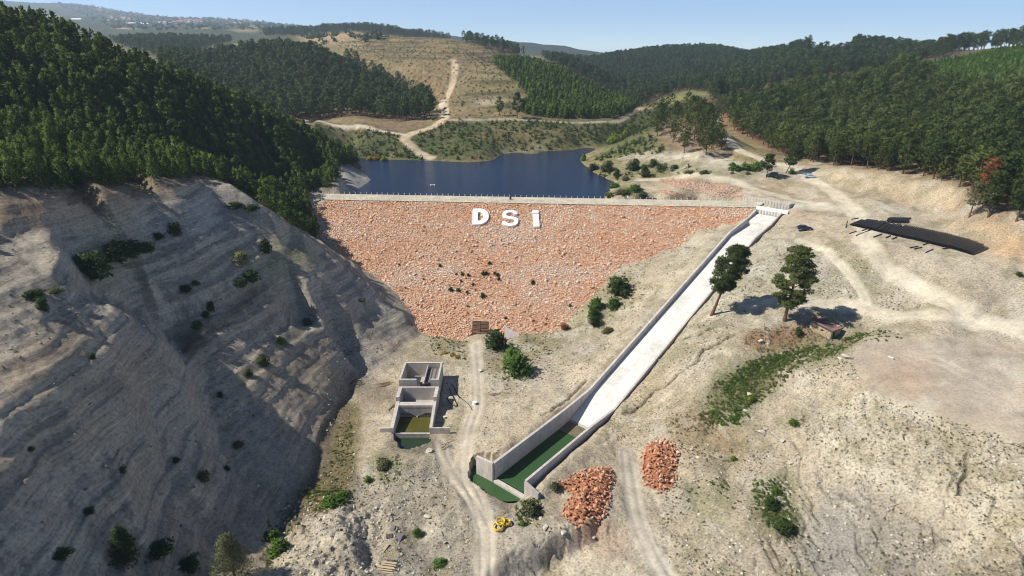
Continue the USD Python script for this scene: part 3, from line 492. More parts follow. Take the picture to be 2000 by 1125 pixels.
# left cut
paint(LEFT_CUT, (.285, .25, .205), 1, 3, 20, 215, .35)
paint([(0, 375), (200, 368), (400, 345), (420, 352), (300, 385), (200, 418), (0, 464), (-300, 480), (-300, 380)], (.235, .165, .115), .9, 2, 20, 215, .25)
paint([(0, 462), (200, 418), (330, 378), (408, 349), (420, 356), (300, 396), (200, 430), (0, 474)], (.33, .30, .255), .8, 2, 20, 215, .2)
paint([(420, 372), (540, 420), (470, 440), (330, 470), (280, 490), (300, 440)], (.235, .245, .25), .8, 3, 20, 215, .5)
paint([(560, 476), (620, 486), (600, 505), (545, 512), (480, 560), (462, 548), (520, 500)], (.075, .105, .028), .9, 3, 20, 215, .5)
paint([(150, 490), (230, 455), (290, 470), (230, 515), (215, 545), (165, 530)], (.06, .085, .03), .8, 3, 20, 215, .5)
paint([(528, 545), (532, 550), (450, 622), (365, 692), (350, 690), (430, 625)], (.07, .055, .04), .85, 1, 20, 215, .25)
paint([(340, 660), (400, 650), (430, 680), (380, 710)], (.08, .065, .045), .8, 3, 20, 215, .5)
paint([(590, 632), (640, 617), (690, 598), (735, 572), (750, 590), (700, 612), (640, 636), (590, 645)], (.40, .365, .30), .9, 2, 20, 215, .2)
paint([(700, 560), (800, 600), (815, 640), (760, 640), (720, 600)], (.30, .285, .25), .6, 4, 20, 215, .4)
for q_ in ([(0, 940), (120, 820), (230, 720), (300, 680), (330, 700), (200, 790), (60, 930), (0, 1000)], [(0, 720), (160, 640), (230, 640), (120, 700), (0, 770)]):
    paint(q_, (.24, .17, .105), .7, 4, 20, 215, .6)
mott = sstep(.02, .16, fbm2(XX, YY, 3.4, 4, 57) + .55 * fbm2(XX, YY, 18, 3, 58)) * near_w * (1 - M_CUT) * (1 - M_PLAT) * .60
COL = COL * (1 - mott[..., None]) + np.array((.235, .205, .125)) * mott[..., None]
mott = sstep(.08, .2, fbm2(XX, YY, 5.0, 4, 59)) * near_w * (1 - M_CUT) * .5
COL = COL * (1 - mott[..., None]) + np.array((.44, .40, .32)) * mott[..., None]
for e_ in ([(1600, 872), (1660, 902), (1760, 955), (1760, 960), (1650, 908)], [(1700, 915), (1790, 955), (1900, 1005), (2040, 1068), (2040, 1078), (1880, 1005), (1770, 955)], [(1690, 765), (1760, 800), (1850, 832), (1850, 840), (1750, 806)]):
    paint(e_, (.52, .47, .37), .8, 1.5, 40, 200, .3)
# damp toe and stream bed
paint([(545, 1010), (590, 940), (610, 890), (640, 810), (675, 750), (720, 725), (720, 745), (690, 770), (665, 850), (650, 910), (610, 1000), (560, 1040)], (.105, .085, .058), .9, 2, 20, 215, .5)
paint([(575, 1000), (635, 905), (655, 845), (680, 790), (712, 790), (704, 860), (692, 945), (650, 1000)], (.135, .108, .052), .95, 2.5, 20, 215, .5)
paint([(700, 730), (760, 735), (770, 790), (735, 800), (690, 770)], (.16, .13, .10), .8, 4, 20, 215, .6)
paint([(720, 890), (780, 890), (785, 930), (740, 935)], (.10, .11, .04), .7, 4, 20, 215, .8)
paint([(640, 660), (780, 700), (700, 745), (655, 720)], (.27, .26, .245), .5, 4, 20, 215, .5)
paint([(668, 316), (700, 330), (728, 352), (694, 378), (660, 378), (664, 340)], (.33, .31, .275), 1, 1.5, 200, 330, .2)
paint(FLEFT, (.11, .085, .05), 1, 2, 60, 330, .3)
# roads on top, with their wheel ruts
for k, (pl, w, c_, lab) in enumerate(ROADS):
    m = ROAD_M[k][..., None]; d = ROAD_D[k]
    rut = np.exp(-((d - .85) / .32) ** 2) * (YY < 300) * (.5 + fbm2(XX, YY, 6, 3, 70 + k))
    c3 = np.array(c_)[None, None] * (1 + (rut * (.22 if k != 2 else -.5))[..., None]) * (1 + .25 * fbm2(XX, YY, 5, 4, 60 + k)[..., None])
    m = m * np.clip(.82 + .9 * fbm2(XX, YY, 4.5, 4, 160 + k), .3, .95)[..., None]; COL = COL * (1 - m) + c3 * m
COL = COL * (1 + .26 * TR)[..., None]
COL = COL * (1 - .75 * (1 - sstep(.10, .34, CR_D)))[..., None]
# pond margins are wet
wet = np.exp(-((np.hypot(XX - (-21.5), YY - 105) - 4.2) / 1.5) ** 2) * (YY < 108.4)
COL = COL * (1 - .45 * np.clip(wet, 0, 1))[..., None]
big = 1 + .34 * jx(16, 81) + .30 * jx(4, 82) * near_w
tint = np.stack([1 + .10 * jx(24, 83), np.ones_like(XX), 1 - .14 * jx(24, 83)], -1)
COL = np.clip(COL * big[..., None] * tint, .01, .75)

# ------------------------------------------------------------------ terrain: materials and meshes
def ground_material(name, speck_scale, speck, bump, strata=False, far=False):
    n = {"a": ("attribute", {"attribute": "col"}), "g": ("geometry", {}),
         "n1": ("noise_texture", {"scale": speck_scale, "detail": 6, "roughness": .7}),
         "n2": ("noise_texture", {"scale": speck_scale * .17, "detail": 5, "roughness": .6}),
         "r1": ("rgb_ramp", {"ramp": [(.0, (1 - speck,) * 3), (.36, (1 - speck * .75,) * 3), (.5, (1, 1, 1)), (.64, (1 + speck * .3, 1 + speck * .3, 1 + speck * .27)), (1, (1 + speck * .75,) * 3)]}),
         "r2": ("rgb_ramp", {"ramp": [(.2, (.72, .74, .74)), (.5, (1, 1, 1)), (.8, (1.22, 1.2, 1.14))]}),
         "m1": ("mix", {"mix_type": "multiply", "fac": 1.0}), "m2": ("mix", {"mix_type": "multiply", "fac": 1.0}),
         "b1": ("bump", {"strength": 1.0, "distance": bump}), "p": ("principled_bsdf", {"roughness": .95, "specular_ior_level": .12})}
    l = [("g.position", "n1.vector"), ("g.position", "n2.vector"), ("n1.fac", "r1.fac"), ("n2.fac", "r2.fac"), ("a.color", "m1.color1"), ("r1.color", "m1.color2"),
         ("m1.color", "m2.color1"), ("r2.color", "m2.color2"), ("b1.normal", "p.normal")]
    if not strata:
        n["n3"] = ("noise_texture", {"scale": speck_scale * .45, "detail": 8, "roughness": .75}); l += [("g.position", "n3.vector"), ("n3.fac", "b1.height"), ("m2.color", "p.base_color")]
    else:   # thin level beds of marl and limestone
        n.update({"mp": ("mapping", {"scale": (.16, .09, 2.1), "rotation": (.045, 0, 0)}), "wv": ("noise_texture", {"scale": 1.0, "detail": 7, "roughness": .75, "distortion": .25}),
                  "r3": ("rgb_ramp", {"ramp": [(.30, (.52, .48, .45)), (.43, (.86, .84, .82)), (.5, (1, 1, 1)), (.57, (1.05, 1.03, .98)), (.68, (1.5, 1.42, 1.28))]}),
                  "m3": ("mix", {"mix_type": "multiply", "fac": 1.0}), "ad": ("mix", {"mix_type": "mix", "fac": .6})})
        l += [("g.position", "mp.vector"), ("mp.vector", "wv.vector"), ("wv.fac", "r3.fac"), ("m2.color", "m3.color1"), ("r3.color", "m3.color2"), ("m3.color", "p.base_color"),
              ("n1.color", "ad.color1"), ("wv.color", "ad.color2"), ("ad.color", "b1.height")]
    return usdkit.material(stage, "/World/Looks/" + name, n, l, surface="p.BSDF")
M_GROUND = ground_material("stony_soil", 2.4, .7, .25)
M_ROAD = ground_material("packed_dirt", 1.8, .26, .08)
M_STRATA = ground_material("bedded_marl", 2.0, .45, .5, strata=True)
M_HILL = ground_material("hill_soil", .35, .65, .9)
M_PLATF = ground_material("levelled_fill", 2.2, .34, .07)
NR, NC = ZZ.shape
V_ALL = np.stack([XX, YY, ZZ], -1)
_du = np.gradient(V_ALL, axis=1); _dv = np.gradient(V_ALL, axis=0)
N_ALL = np.cross(_du, _dv); N_ALL /= np.linalg.norm(N_ALL, axis=-1, keepdims=True)
V_ALL, N_ALL, C_ALL = V_ALL.reshape(-1, 3), N_ALL.reshape(-1, 3), COL.reshape(-1, 3)
_i = np.arange(NR * NC).reshape(NR, NC)
QUADS = np.stack([_i[:-1, :-1], _i[:-1, 1:], _i[1:, 1:], _i[1:, :-1]], -1).reshape(-1, 4)
KIND = np.zeros((NR, NC), int)                           # 0 ground, 1 cut, 2 hill, 3 platform, 10+ roads
KIND[YY > 255] = 2; KIND[M_PLAT > .5] = 3; KIND[M_CUT > .5] = 1
for k in range(len(ROADS)): KIND[(ROAD_M[k] > .5) & (M_CUT < .5)] = 10 + k
KQ = KIND[:-1, :-1].ravel()
def piece(name, k, mat, label, cat):
    f = QUADS[KQ == k]
    if not len(f): return
    used, inv = np.unique(f, return_inverse=True)
    m = raw_mesh(path_for(name), V_ALL[used], inv.reshape(-1, 4), mat, N_ALL[used], C_ALL[used]); tag(m, label, cat, None, "structure")
piece("ground", 0, M_GROUND, "stony pale ground of the construction site around the spillway", "ground")
piece("rock_cut", 1, M_STRATA, "tall shaded cut slope of grey layered rock at left", "slope")
piece("hills", 2, M_HILL, "brown and green hills rising beyond the lake", "hills")
piece("platform", 3, M_PLATF, "level pinkish grey earth platform at right", "ground")
for k, (_, _, _, lab) in enumerate(ROADS): piece("dirt_road", 10 + k, M_ROAD, lab, "road")
# ------------------------------------------------------------------ the air: one even haze round everything
HZ = usdkit.material(stage, "/World/Looks/haze_air", {"v": ("principled_volume", {"color": (.70, .85, 1.0), "density": 1.15e-4, "anisotropy": .25})}, volume="v.volume")
hzm = usdkit.mesh(stage, "/World/haze", box(-11000, 11000, -60, 7400, float(ZZ.min()) - 4, max(float(ZZ.max()), EYE) + 45), HZ)
tag(hzm, "thin bluish summer haze over the far hills", "haze", None, "stuff")
# ------------------------------------------------------------------ foliage and bark
def leaf_material(name, lo, hi, trans=.25, spot=.5):
    return usdkit.material(stage, "/World/Looks/" + name, {
        "o": ("object_info", {}), "g": ("geometry", {}), "n": ("noise_texture", {"scale": spot, "detail": 3}), "w": ("white_noise_texture", {"dimensions": "1D"}),
        "ad": ("math", {"math_type": "multiply_add", "value2": .62, "value3": -.08}), "ad2": ("math", {"math_type": "multiply_add", "value2": .55}),
        "r": ("rgb_ramp", {"ramp": [(.15, lo), (.85, hi)]}),
        "p": ("principled_bsdf", {"roughness": .75, "specular_ior_level": .12}), "t": ("translucent_bsdf", {}), "m": ("mix_closure", {"fac": trans})},
        [("g.position", "n.vector"), ("o.random", "ad.value1"), ("n.fac", "ad2.value1"), ("ad.value", "ad2.value3"), ("ad2.value", "r.fac"),
         ("r.color", "p.base_color"), ("r.color", "t.color"), ("p.BSDF", "m.closure1"), ("t.BSDF", "m.closure2")], surface="m.closure")
def plain(name, col, rough=.7, noise=0.0, scale=3.0, bump=0.0, metal=0.0, spec=.3, ns=None):
    n = {"p": ("principled_bsdf", {"base_color": col, "roughness": rough, "metallic": metal, "specular_ior_level": spec})}; l = []
    if noise:
        n.update({"g": ("texture_coordinate", {}) if ns else ("geometry", {}), "n": ("noise_texture", {"scale": scale, "detail": 6, "roughness": .65}),
                  "r": ("rgb_ramp", {"ramp": [(.25, tuple(c * (1 - noise) for c in col)), (.5, col), (.78, tuple(min(c * (1 + noise), .9) for c in col))]})})
        l += [("g.object" if ns else "g.position", "n.vector"), ("n.fac", "r.fac"), ("r.color", "p.base_color")]
        if bump:
            n["b"] = ("bump", {"strength": 1.0, "distance": bump}); l += [("n.fac", "b.height"), ("b.normal", "p.normal")]
    return usdkit.material(stage, "/World/Looks/" + name, n, l, surface="p.BSDF")
L_PINE = leaf_material("pine_needles", (.032, .054, .016), (.118, .145, .040), .35)
L_YOUNG = leaf_material("young_pine_needles", (.040, .078, .014), (.125, .175, .036), .38)
L_FAR = leaf_material("far_pine_needles", (.024, .044, .015), (.078, .108, .034), .35)
L_BUSH = leaf_material("bush_leaves", (.045, .095, .016), (.115, .195, .036), .3)
L_DARK = leaf_material("dark_bush_leaves", (.022, .045, .012), (.06, .095, .022))
L_LIME = leaf_material("lime_leaves", (.12, .17, .02), (.22, .27, .04), .35)
L_RUST = leaf_material("rusty_leaves", (.16, .06, .025), (.28, .10, .045), .2)
L_GOLD = leaf_material("golden_leaves", (.30, .20, .03), (.40, .27, .06), .3)
L_SCRUB = leaf_material("scrub_leaves", (.028, .050, .014), (.075, .098, .030), .2, .15)
L_BRAM = leaf_material("bramble_leaves", (.07, .12, .025), (.17, .23, .06), .3, .4)
L_DRY = leaf_material("dry_grass_blades", (.17, .13, .07), (.30, .24, .13), .2)
L_HERB = leaf_material("herb_leaves", (.07, .085, .035), (.17, .17, .08), .25)
BARK = plain("pine_bark", (.13, .065, .04), .9, .4, 6, .03)
GREYBARK = plain("grey_bark", (.16, .13, .10), .9, .3, 6, .03)

def blades(c, rad, n, ln, wd, r, up=.25, core=None):
    """n pointed leaf or needle blades through an ellipsoid round c; the shading normal leans outwards"""
    d = r.normal(size=(n, 3)); d /= np.linalg.norm(d, axis=1, keepdims=True)
    k = r.uniform(.35, 1.0, (n, 1)) ** .6
    p = np.asarray(c) + d * k * np.asarray(rad)
    t = d * .8 + r.normal(size=(n, 3)) * .55 + [0, 0, up]; t /= np.linalg.norm(t, axis=1, keepdims=True)
    s = np.cross(t, r.normal(size=(n, 3))); s /= np.linalg.norm(s, axis=1, keepdims=True) + 1e-9
    L_ = ln * r.uniform(.7, 1.3, (n, 1)); W_ = wd * r.uniform(.7, 1.3, (n, 1))
    v = np.stack([p - t * L_ * .5 - s * W_ * .5, p - t * L_ * .1 + s * W_, p + t * L_ * .6], 1)
    o = d * .75 + (p - (np.asarray(core) if core is not None else np.asarray(c))) * .25 / max(np.max(rad), .1) + [0, 0, .35]; o /= np.linalg.norm(o, axis=1, keepdims=True)
    g = np.cross(v[:, 1] - v[:, 0], v[:, 2] - v[:, 0]); flip = (g * o).sum(1) < 0
    v[flip] = v[flip][:, ::-1]
    g = np.where(flip[:, None], -g, g); g /= np.linalg.norm(g, axis=1, keepdims=True) + 1e-9
    nn = o * .75 + g * .45; nn /= np.linalg.norm(nn, axis=1, keepdims=True)
    return v, np.repeat(nn[:, None], 3, 1)
class Leaves:
    def __init__(s): s.v, s.n = [], []
    def add(s, vn): s.v.append(vn[0]); s.n.append(vn[1])
    def arrays(s):
        v = np.concatenate(s.v).reshape(-1, 3); n = np.concatenate(s.n).reshape(-1, 3); return v, np.arange(len(v)).reshape(-1, 3), n
def pine(seed, H, spread, base=.38, clumps=44, per=9, ln=.85, wd=.26, lean=(0, 0), flat=.5, crad=1.0, limbs=8, twist=0.0, trunk_r=.020, gap=.12):
    r = np.random.default_rng(seed); lf = Leaves()
    hs = np.linspace(0, H * .96, 9); bend = r.normal(0, .012 * H, (9, 2)).cumsum(0) * .35; bend[:2] *= .2
    tr = np.stack([bend[:, 0] + lean[0] * (hs / H) ** 1.0 * H, bend[:, 1] + lean[1] * (hs / H) * H, hs], 1)
    parts = [tube(tr, np.linspace(trunk_r * H, trunk_r * .12 * H, 9) * (1 + .35 * np.exp(-hs / (.05 * H))), 7)]
    at = lambda h: np.array([np.interp(h, hs, tr[:, k]) for k in range(3)])
    k = 0
    for i in range(clumps):
        f = base + (1 - base) * (i + r.uniform(0, 1)) / clumps
        g = (f - base) / (1 - base)
        prof = (.45 + 1.6 * g) if g < .30 else (1.0 - .72 * ((g - .30) / .70) ** 1.5)
        if r.uniform() < gap: continue
        ang = i * 2.39996 + r.normal(0, .35)
        rr = spread * prof * r.uniform(.25, 1.0) ** .65
        o = at(f * H); c = o + np.array([math.cos(ang) * rr, math.sin(ang) * rr, rr * r.uniform(.02, .32)])
        cr = crad * r.uniform(.7, 1.25)
        lf.add(blades(c, (cr, cr, cr * flat), per, ln, wd, r, .3, at(min(f, .8) * H)))
        if k < limbs and rr > spread * .45:
            parts.append(tube([o - [0, 0, rr * .12], (o + c) / 2 + [0, 0, rr * .02], c], [trunk_r * H * .32, trunk_r * H * .2, trunk_r * H * .07], 4)); k += 1
    lf.add(blades(at(H * .95), (crad * .6, crad * .6, crad), per, ln, wd, r, .6))
    return cat_(parts), lf
def young(seed, H, spread, clumps=22, per=8, ln=.8, wd=.26):
    r0 = np.random.default_rng(seed + 5); spread *= r0.uniform(.8, 1.15); H *= r0.uniform(.82, 1.1)
    r = np.random.default_rng(seed); lf = Leaves()
    for i in range(clumps):
        f = .06 + .9 * (i + r.uniform(0, 1)) / clumps; ang = i * 2.39996 + r.normal(0, .4)
        prof = (1 - f) ** .75 * (.6 + .4 * min(1, f / .15)); rr = spread * prof * r.uniform(.45, 1.0)
        c = np.array([math.cos(ang) * rr, math.sin(ang) * rr, f * H + .12 * rr]); cr = .30 * spread + .28 * spread * prof
        lf.add(blades(c, (cr, cr, cr * .75), per, ln, wd, r, .55, (0, 0, f * H * .8)))
    lf.add(blades((0, 0, H * .96), (.12 * spread, .12 * spread, .06 * H), per, ln * .9, wd * .8, r, 1.2))
    return tube([(0, 0, -.2), (.03, 0, H * .5), (0, .02, H * .92)], [.022 * H, .014 * H, .004 * H], 5), lf
def bush(seed, w, h, clumps=16, per=14, ln=.35, wd=.16):
    r = np.random.default_rng(seed); lf = Leaves(); st = []
    for i in range(clumps):
        d = r.normal(size=3); d[2] = abs(d[2]); d /= np.linalg.norm(d); k = r.uniform(.2, .82) if i > 2 else .3
        c = d * [w / 2 * k, w / 2 * k, h * k * .92] + [0, 0, h * .10]
        cr = .24 * r.uniform(.75, 1.3); lf.add(blades(c, (w * cr, w * cr, h * cr), per, ln, wd, r, .35, (0, 0, h * .3)))
        if i < 6: st.append(tube([(0, 0, -.05), c * .5, c], [.03 * h, .02 * h, .008 * h], 4))
    return cat_(st), lf
def class_model(name, trunk, lf, lm, bm=BARK, tn="trunk", cn="crown"):
    c = stage.CreateClassPrim("/World/" + name)
    usdkit.mesh(stage, f"/World/{name}/{tn}", trunk, bm, smooth=40)
    v, f, n = lf.arrays(); raw_mesh(f"/World/{name}/{cn}", v, f, lm, n); return "/World/" + name
def one_mesh(path, lf, lm):
    v, f, n = lf.arrays(); return raw_mesh(path, v, f, lm, n)
def copy_of(model, name, label, cat, loc, rz=0, sc=1.0, group=None, tilt=None):
    x = UsdGeom.Xform.Define(stage, path_for(name)); x.AddTranslateOp().Set(Gf.Vec3d(*map(float, loc)))
    if tilt: x.AddRotateYOp().Set(tilt)
    x.AddRotateZOp().Set(float(math.degrees(rz))); s3 = (sc, sc, sc) if np.isscalar(sc) else sc; x.AddScaleOp().Set(Gf.Vec3f(*map(float, s3)))
    x.GetPrim().GetReferences().AddInternalReference(Sdf.Path(model)); x.GetPrim().SetInstanceable(True)
    tag(x, label, cat, group); return x
def scatter(name, label, cat, protos, xyz, sc, rz, idx, tilt=None):
    """protos: functions that define a prototype prim under a given path"""
    pi = UsdGeom.PointInstancer.Define(stage, path_for(name)); base = str(pi.GetPath())
    for k, p in enumerate(protos): p(f"{base}/kind_{k}"); pi.CreatePrototypesRel().AddTarget(f"{base}/kind_{k}")
    n = len(xyz); pi.CreatePositionsAttr(vec3(xyz)); s3 = np.asarray(sc, float); s3 = np.repeat(s3[:, None], 3, 1) if s3.ndim == 1 else s3
    pi.CreateScalesAttr(vec3(s3)); pi.CreateProtoIndicesAttr(Vt.IntArray.FromNumpy(np.asarray(idx, np.int32)))
    if tilt is None:
        q = np.stack([np.cos(rz / 2), 0 * rz, 0 * rz, np.sin(rz / 2)], 1)
    else: q = tilt
    pi.CreateOrientationsAttr(Vt.QuathArray([Gf.Quath(*map(float, a)) for a in q]))
    tag(pi, label, cat, None, "stuff"); return pi

def grow(poly, y0, y1, step, seed, seen=True, keep=1.0, xlim=1.46, pad=0.0):
    """tree places on the ground inside the outline, on a jittered plan grid"""
    r = np.random.default_rng(seed)
    b = in_poly(poly, UU, VV) & (YY > y0) & (YY < y1)
    if not b.any(): return np.zeros((0, 3))
    x0, x1, ya, yb = XX[b].min(), XX[b].max(), YY[b].min(), YY[b].max()
    gx, gy = np.meshgrid(np.arange(x0, x1, step), np.arange(ya, yb, step)); gx = gx + (np.arange(gy.shape[0]) % 2)[:, None] * step / 2
    p = np.stack([gx.ravel(), gy.ravel()], 1) + r.uniform(-.42, .42, (gx.size, 2)) * step
    p = p[(np.abs(p[:, 0] / p[:, 1]) < xlim) & (p[:, 1] > y0) & (p[:, 1] < y1) & (r.uniform(size=len(p)) < keep)]
    z = hz(p[:, 0], p[:, 1]); q = np.c_[p, z]; u, v, _ = pix(q)
    q = q[in_poly(poly, u + fbm2(p[:, 0], p[:, 1], 25, 3, seed) * 14, v + fbm2(p[:, 0], p[:, 1], 25, 3, seed + 1) * 5)]
    if not seen: return q
    return q[visible(q, 9.0)]
def visible(q, h):
    """whether the ground lets the top of something h high be seen from about the camera's place"""
    ok = np.zeros(len(q), bool); top = q + [0, 0, h]
    for e in ((-10, 0, EYE + 3), (10, 0, EYE + 3)):
        e = np.array(e, float); good = np.ones(len(q), bool)
        for t in np.linspace(.15, .985, 42):
            p = e + (top - e) * t; good &= (p[:, 2] > hz(p[:, 0], p[:, 1]) - .5) | (p[:, 1] < 40)
        ok |= good
    return ok
def split(q, H, most=300):
    u, v, d = pix(q + [0, 0, .5] * np.array([[1, 1, 1]]) * H)
    size = np.where((u > -15) & (u < 2015) & (v > -15) & (v < 1140), H / d, 0)
    big = np.argsort(-size)[:most]; big = big[size[big] > 0]; m = np.zeros(len(q), bool); m[big] = True; return m

# ------------------------------------------------------------------ the forests
PINES = [class_model(f"mature_pine_model_{k}", *pine(100 + k, 13.0, 3.5, base=(.14, .22, .30, .38, .2)[k], clumps=52, per=14, ln=1.0, wd=.30, crad=1.3, limbs=5), L_PINE) for k in range(5)]
YOUNGS = [class_model(f"young_pine_model_{k}", *young(200 + k, 6.4, 1.75, 26, 11, .75, .22), L_YOUNG) for k in range(4)]
def proto_pine(k, L_=L_FAR, cl=26, per=8, ln=1.5, wd=.5):
    def f(path):
        t, lf = pine(300 + k, 13.0, 3.5, base=.18 + .08 * (k % 3), clumps=cl, per=per, ln=ln, wd=wd, crad=1.25, limbs=0)
        UsdGeom.Xform.Define(stage, path); usdkit.mesh(stage, path + "/trunk", t, BARK); one_mesh(path + "/crown", lf, L_)
    return f
def proto_young(k, L_=L_YOUNG, cl=18, per=8, ln=1.0, wd=.34):
    def f(path):
        t, lf = young(320 + k, 6.4, 1.75, cl, per, ln, wd); one_mesh(path, lf, L_)
    return f
def proto_bush(k, w, h, L_, cl=7, per=9, ln=.6, wd=.25):
    def f(path): one_mesh(path, bush(340 + k, w, h, cl, per, ln, wd)[1], L_)
    return f
r4 = np.random.default_rng(44)
def forest(q, H, name, label, protos, smin=.7, smax=1.2):
    n = len(q)
    if n: scatter(name, label, "trees", protos, q - [0, 0, .15], r4.uniform(smin, smax, n) * H, r4.uniform(0, 6.28, n), r4.integers(0, len(protos), n))
qr = np.vstack([grow(FRIGHT, 110, 480, 4.9, 1), grow(KNOLL, 200, 420, 7.5, 2, keep=.75)])
rd = np.min([cKDTree(r_).query(qr[:, :2])[0] for r_ in ROAD_XY], 0); qr = qr[rd > 4.2]
big = split(qr, 13.0)
for p in qr[big]:
    u, v, d = pix(p); sc = r4.uniform(.62, 1.1) ** 1.0
    if u < 1410: lab, g = "slim pine with bare reddish trunk on the knoll beside the lake road", "pines on the knoll by the lake"
    elif v > 296: lab, g = "dark green pine at the forest edge above the sandy quarry face", "pines along the lower edge of the right-hand forest"
    else: lab, g = "dark green pine inside the dense forest on the right-hand hill", "nearest pines of the right-hand forest"
    copy_of(PINES[r4.integers(5)], "pine_tree", lab, "tree", p - [0, 0, .2], r4.uniform(0, 6.28), (sc * r4.uniform(.9, 1.15), sc * r4.uniform(.9, 1.15), sc), g)
PP = [proto_pine(k) for k in range(4)]
forest(qr[~big], 1.0, "pine_forest", "dense dark pine forest covering the right-hand hill", [proto_pine(k, L_PINE, 34, 10, 1.15, .36) for k in range(4)], .62, 1.1)
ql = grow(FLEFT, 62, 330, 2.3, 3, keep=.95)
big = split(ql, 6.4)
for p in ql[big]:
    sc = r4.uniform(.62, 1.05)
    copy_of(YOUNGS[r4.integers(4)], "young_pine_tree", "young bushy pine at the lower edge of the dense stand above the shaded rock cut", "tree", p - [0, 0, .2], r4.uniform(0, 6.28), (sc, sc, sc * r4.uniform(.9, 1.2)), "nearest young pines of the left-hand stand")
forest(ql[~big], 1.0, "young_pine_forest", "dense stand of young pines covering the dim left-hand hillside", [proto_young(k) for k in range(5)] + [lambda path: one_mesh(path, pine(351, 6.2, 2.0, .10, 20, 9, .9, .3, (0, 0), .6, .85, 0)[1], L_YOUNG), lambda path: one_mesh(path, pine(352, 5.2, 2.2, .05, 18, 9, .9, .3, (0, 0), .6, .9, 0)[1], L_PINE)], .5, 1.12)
forest(grow(FYOUNG, 200, 480, 3.2, 4, keep=.9), .55, "young_pine_plantation", "bright green young plantation on the slope below the right-hand ridge", [proto_young(k, L_BUSH, 10, 6, 1.2, .5) for k in range(2)])
forest(grow(DOME, 380, 690, 6.0, 5), 1.0, "pine_forest", "dark rounded pine hill left of the terraced brown hill", PP, .75, 1.15)
forest(grow(PLANT, 385, 700, 4.2, 6), 1.25, "conifer_plantation", "even green conifer plantation right of the terraced brown hill", [proto_young(k, L_YOUNG, 14, 7, 1.2, .45) for k in range(3)], .8, 1.15)
forest(grow(RHILL, 520, 1600, 8.0, 7), 1.0, "pine_forest", "bluish far pine hills behind the valley in the centre right", PP, .75, 1.15)
forest(grow(FMID, 400, 1000, 6.8, 19), 1.0, "pine_forest", "pine forest in the dip behind the right-hand hill", PP, .75, 1.15)
forest(grow(RRIDGE, 520, 980, 7.2, 8), 1.1, "pine_forest", "pine belt along the right-hand skyline ridge", PP, .8, 1.25)
forest(grow(BANDTOP, 650, 950, 8.0, 9), .85, "pine_forest", "row of pines along the top of the terraced brown hill", PP)
forest(grow(MIDR, 1300, 2000, 15, 10), 1.25, "pine_forest", "wooded far ridge on the skyline left of the blue mountain", PP)
forest(grow(MIDV, 700, 1300, 10.5, 11), 1.0, "pine_forest", "wooded valley between the left-hand hill and the dark pine hill", PP)
# scattered trees and scrub in the valley beyond the lake
SCR = [proto_bush(k, 3.0, 2.4, L_SCRUB) for k in range(3)] + [proto_bush(8, 2.6, 2.8, L_DARK)]
qs = np.vstack([grow([(600, 244), (690, 250), (780, 265), (805, 290), (850, 318), (700, 318), (690, 300)], 270, 420, 3.0, 12, keep=.85), grow([(800, 265), (870, 240), (1000, 236), (1180, 238), (1240, 222), (1262, 255), (1190, 283), (1100, 291), (975, 301), (955, 312), (860, 314), (812, 285)], 270, 460, 3.1, 13, keep=.75),
    grow([(1190, 240), (1245, 205), (1290, 195), (1300, 240), (1262, 262), (1200, 270)], 280, 600, 5.0, 14, keep=.9), grow([(1150, 318), (1190, 296), (1270, 264), (1300, 284), (1290, 300), (1200, 308)], 220, 400, 2.7, 15, keep=.8), grow([(1150, 325), (1240, 322), (1330, 326), (1420, 336), (1475, 334), (1470, 344), (1380, 345), (1290, 348), (1215, 358), (1165, 345)], 180, 330, 2.6, 21, keep=.45)])
rd = np.min([cKDTree(r_).query(qs[:, :2])[0] for r_ in ROAD_XY], 0); qs = qs[(rd > 3.5) & (qs[:, 2] > WL + .1)]
n = len(qs); scatter("scrub", "olive green scrub covering the far shore of the lake", "scrub", SCR, qs - [0, 0, .1], r4.uniform(.35, 1.3, n) ** 1.2, r4.uniform(0, 6.28, n), r4.integers(0, 4, n))
qb = grow([(640, 75), (760, 70), (960, 84), (1060, 104), (960, 118), (1010, 160), (1030, 190), (1000, 228), (870, 236), (835, 200), (760, 150), (690, 112)], 380, 900, 5.2, 16, keep=.6)
n = len(qb); scatter("hill_scrub", "scattered low scrub on the terraced brown hill", "scrub", SCR[:2], qb, r4.uniform(.2, .9, n), r4.uniform(0, 6.28, n), r4.integers(0, 2, n))
qf = np.vstack([grow([(100, 4), (580, 48), (600, 60), (230, 62)], 1800, 5200, 45, 17, keep=.6), grow([(560, 66), (800, 76), (640, 90)], 700, 1500, 22, 18, keep=.4)])
n = len(qf); scatter("far_trees", "scattered trees between the fields of the far range", "trees", [proto_bush(20, 14, 9, L_FAR, 5, 7, 4, 2)], qf, r4.uniform(.6, 1.6, n), r4.uniform(0, 6.28, n), np.zeros(n, int))
# ------------------------------------------------------------------ water
def water(name, col, rough, scale, bump, deep=None):
    return usdkit.material(stage, "/World/Looks/" + name, {
        "g": ("geometry", {}), "mp": ("mapping", {"scale": (1, 2.2, 1)}), "n": ("noise_texture", {"scale": scale, "detail": 4, "roughness": .6}), "n2": ("noise_texture", {"scale": .022 if deep else .25, "detail": 3}),
        "r": ("rgb_ramp", {"ramp": [(.3, col), (.7, deep or tuple(c * 1.5 for c in col))]}), "b": ("bump", {"strength": 1.0, "distance": bump}),
        "p": ("principled_bsdf", {"roughness": rough, "ior": 1.33, "specular_ior_level": .5})},
        [("g.position", "mp.vector"), ("mp.vector", "n.vector"), ("g.position", "n2.vector"), ("n2.fac", "r.fac"), ("r.color", "p.base_color"), ("n.fac", "b.height"), ("b.normal", "p.normal")], surface="p.BSDF")
W_LAKE = water("lake_water", (.003, .011, .036), .10, 1.6, .14, (.006, .017, .050))
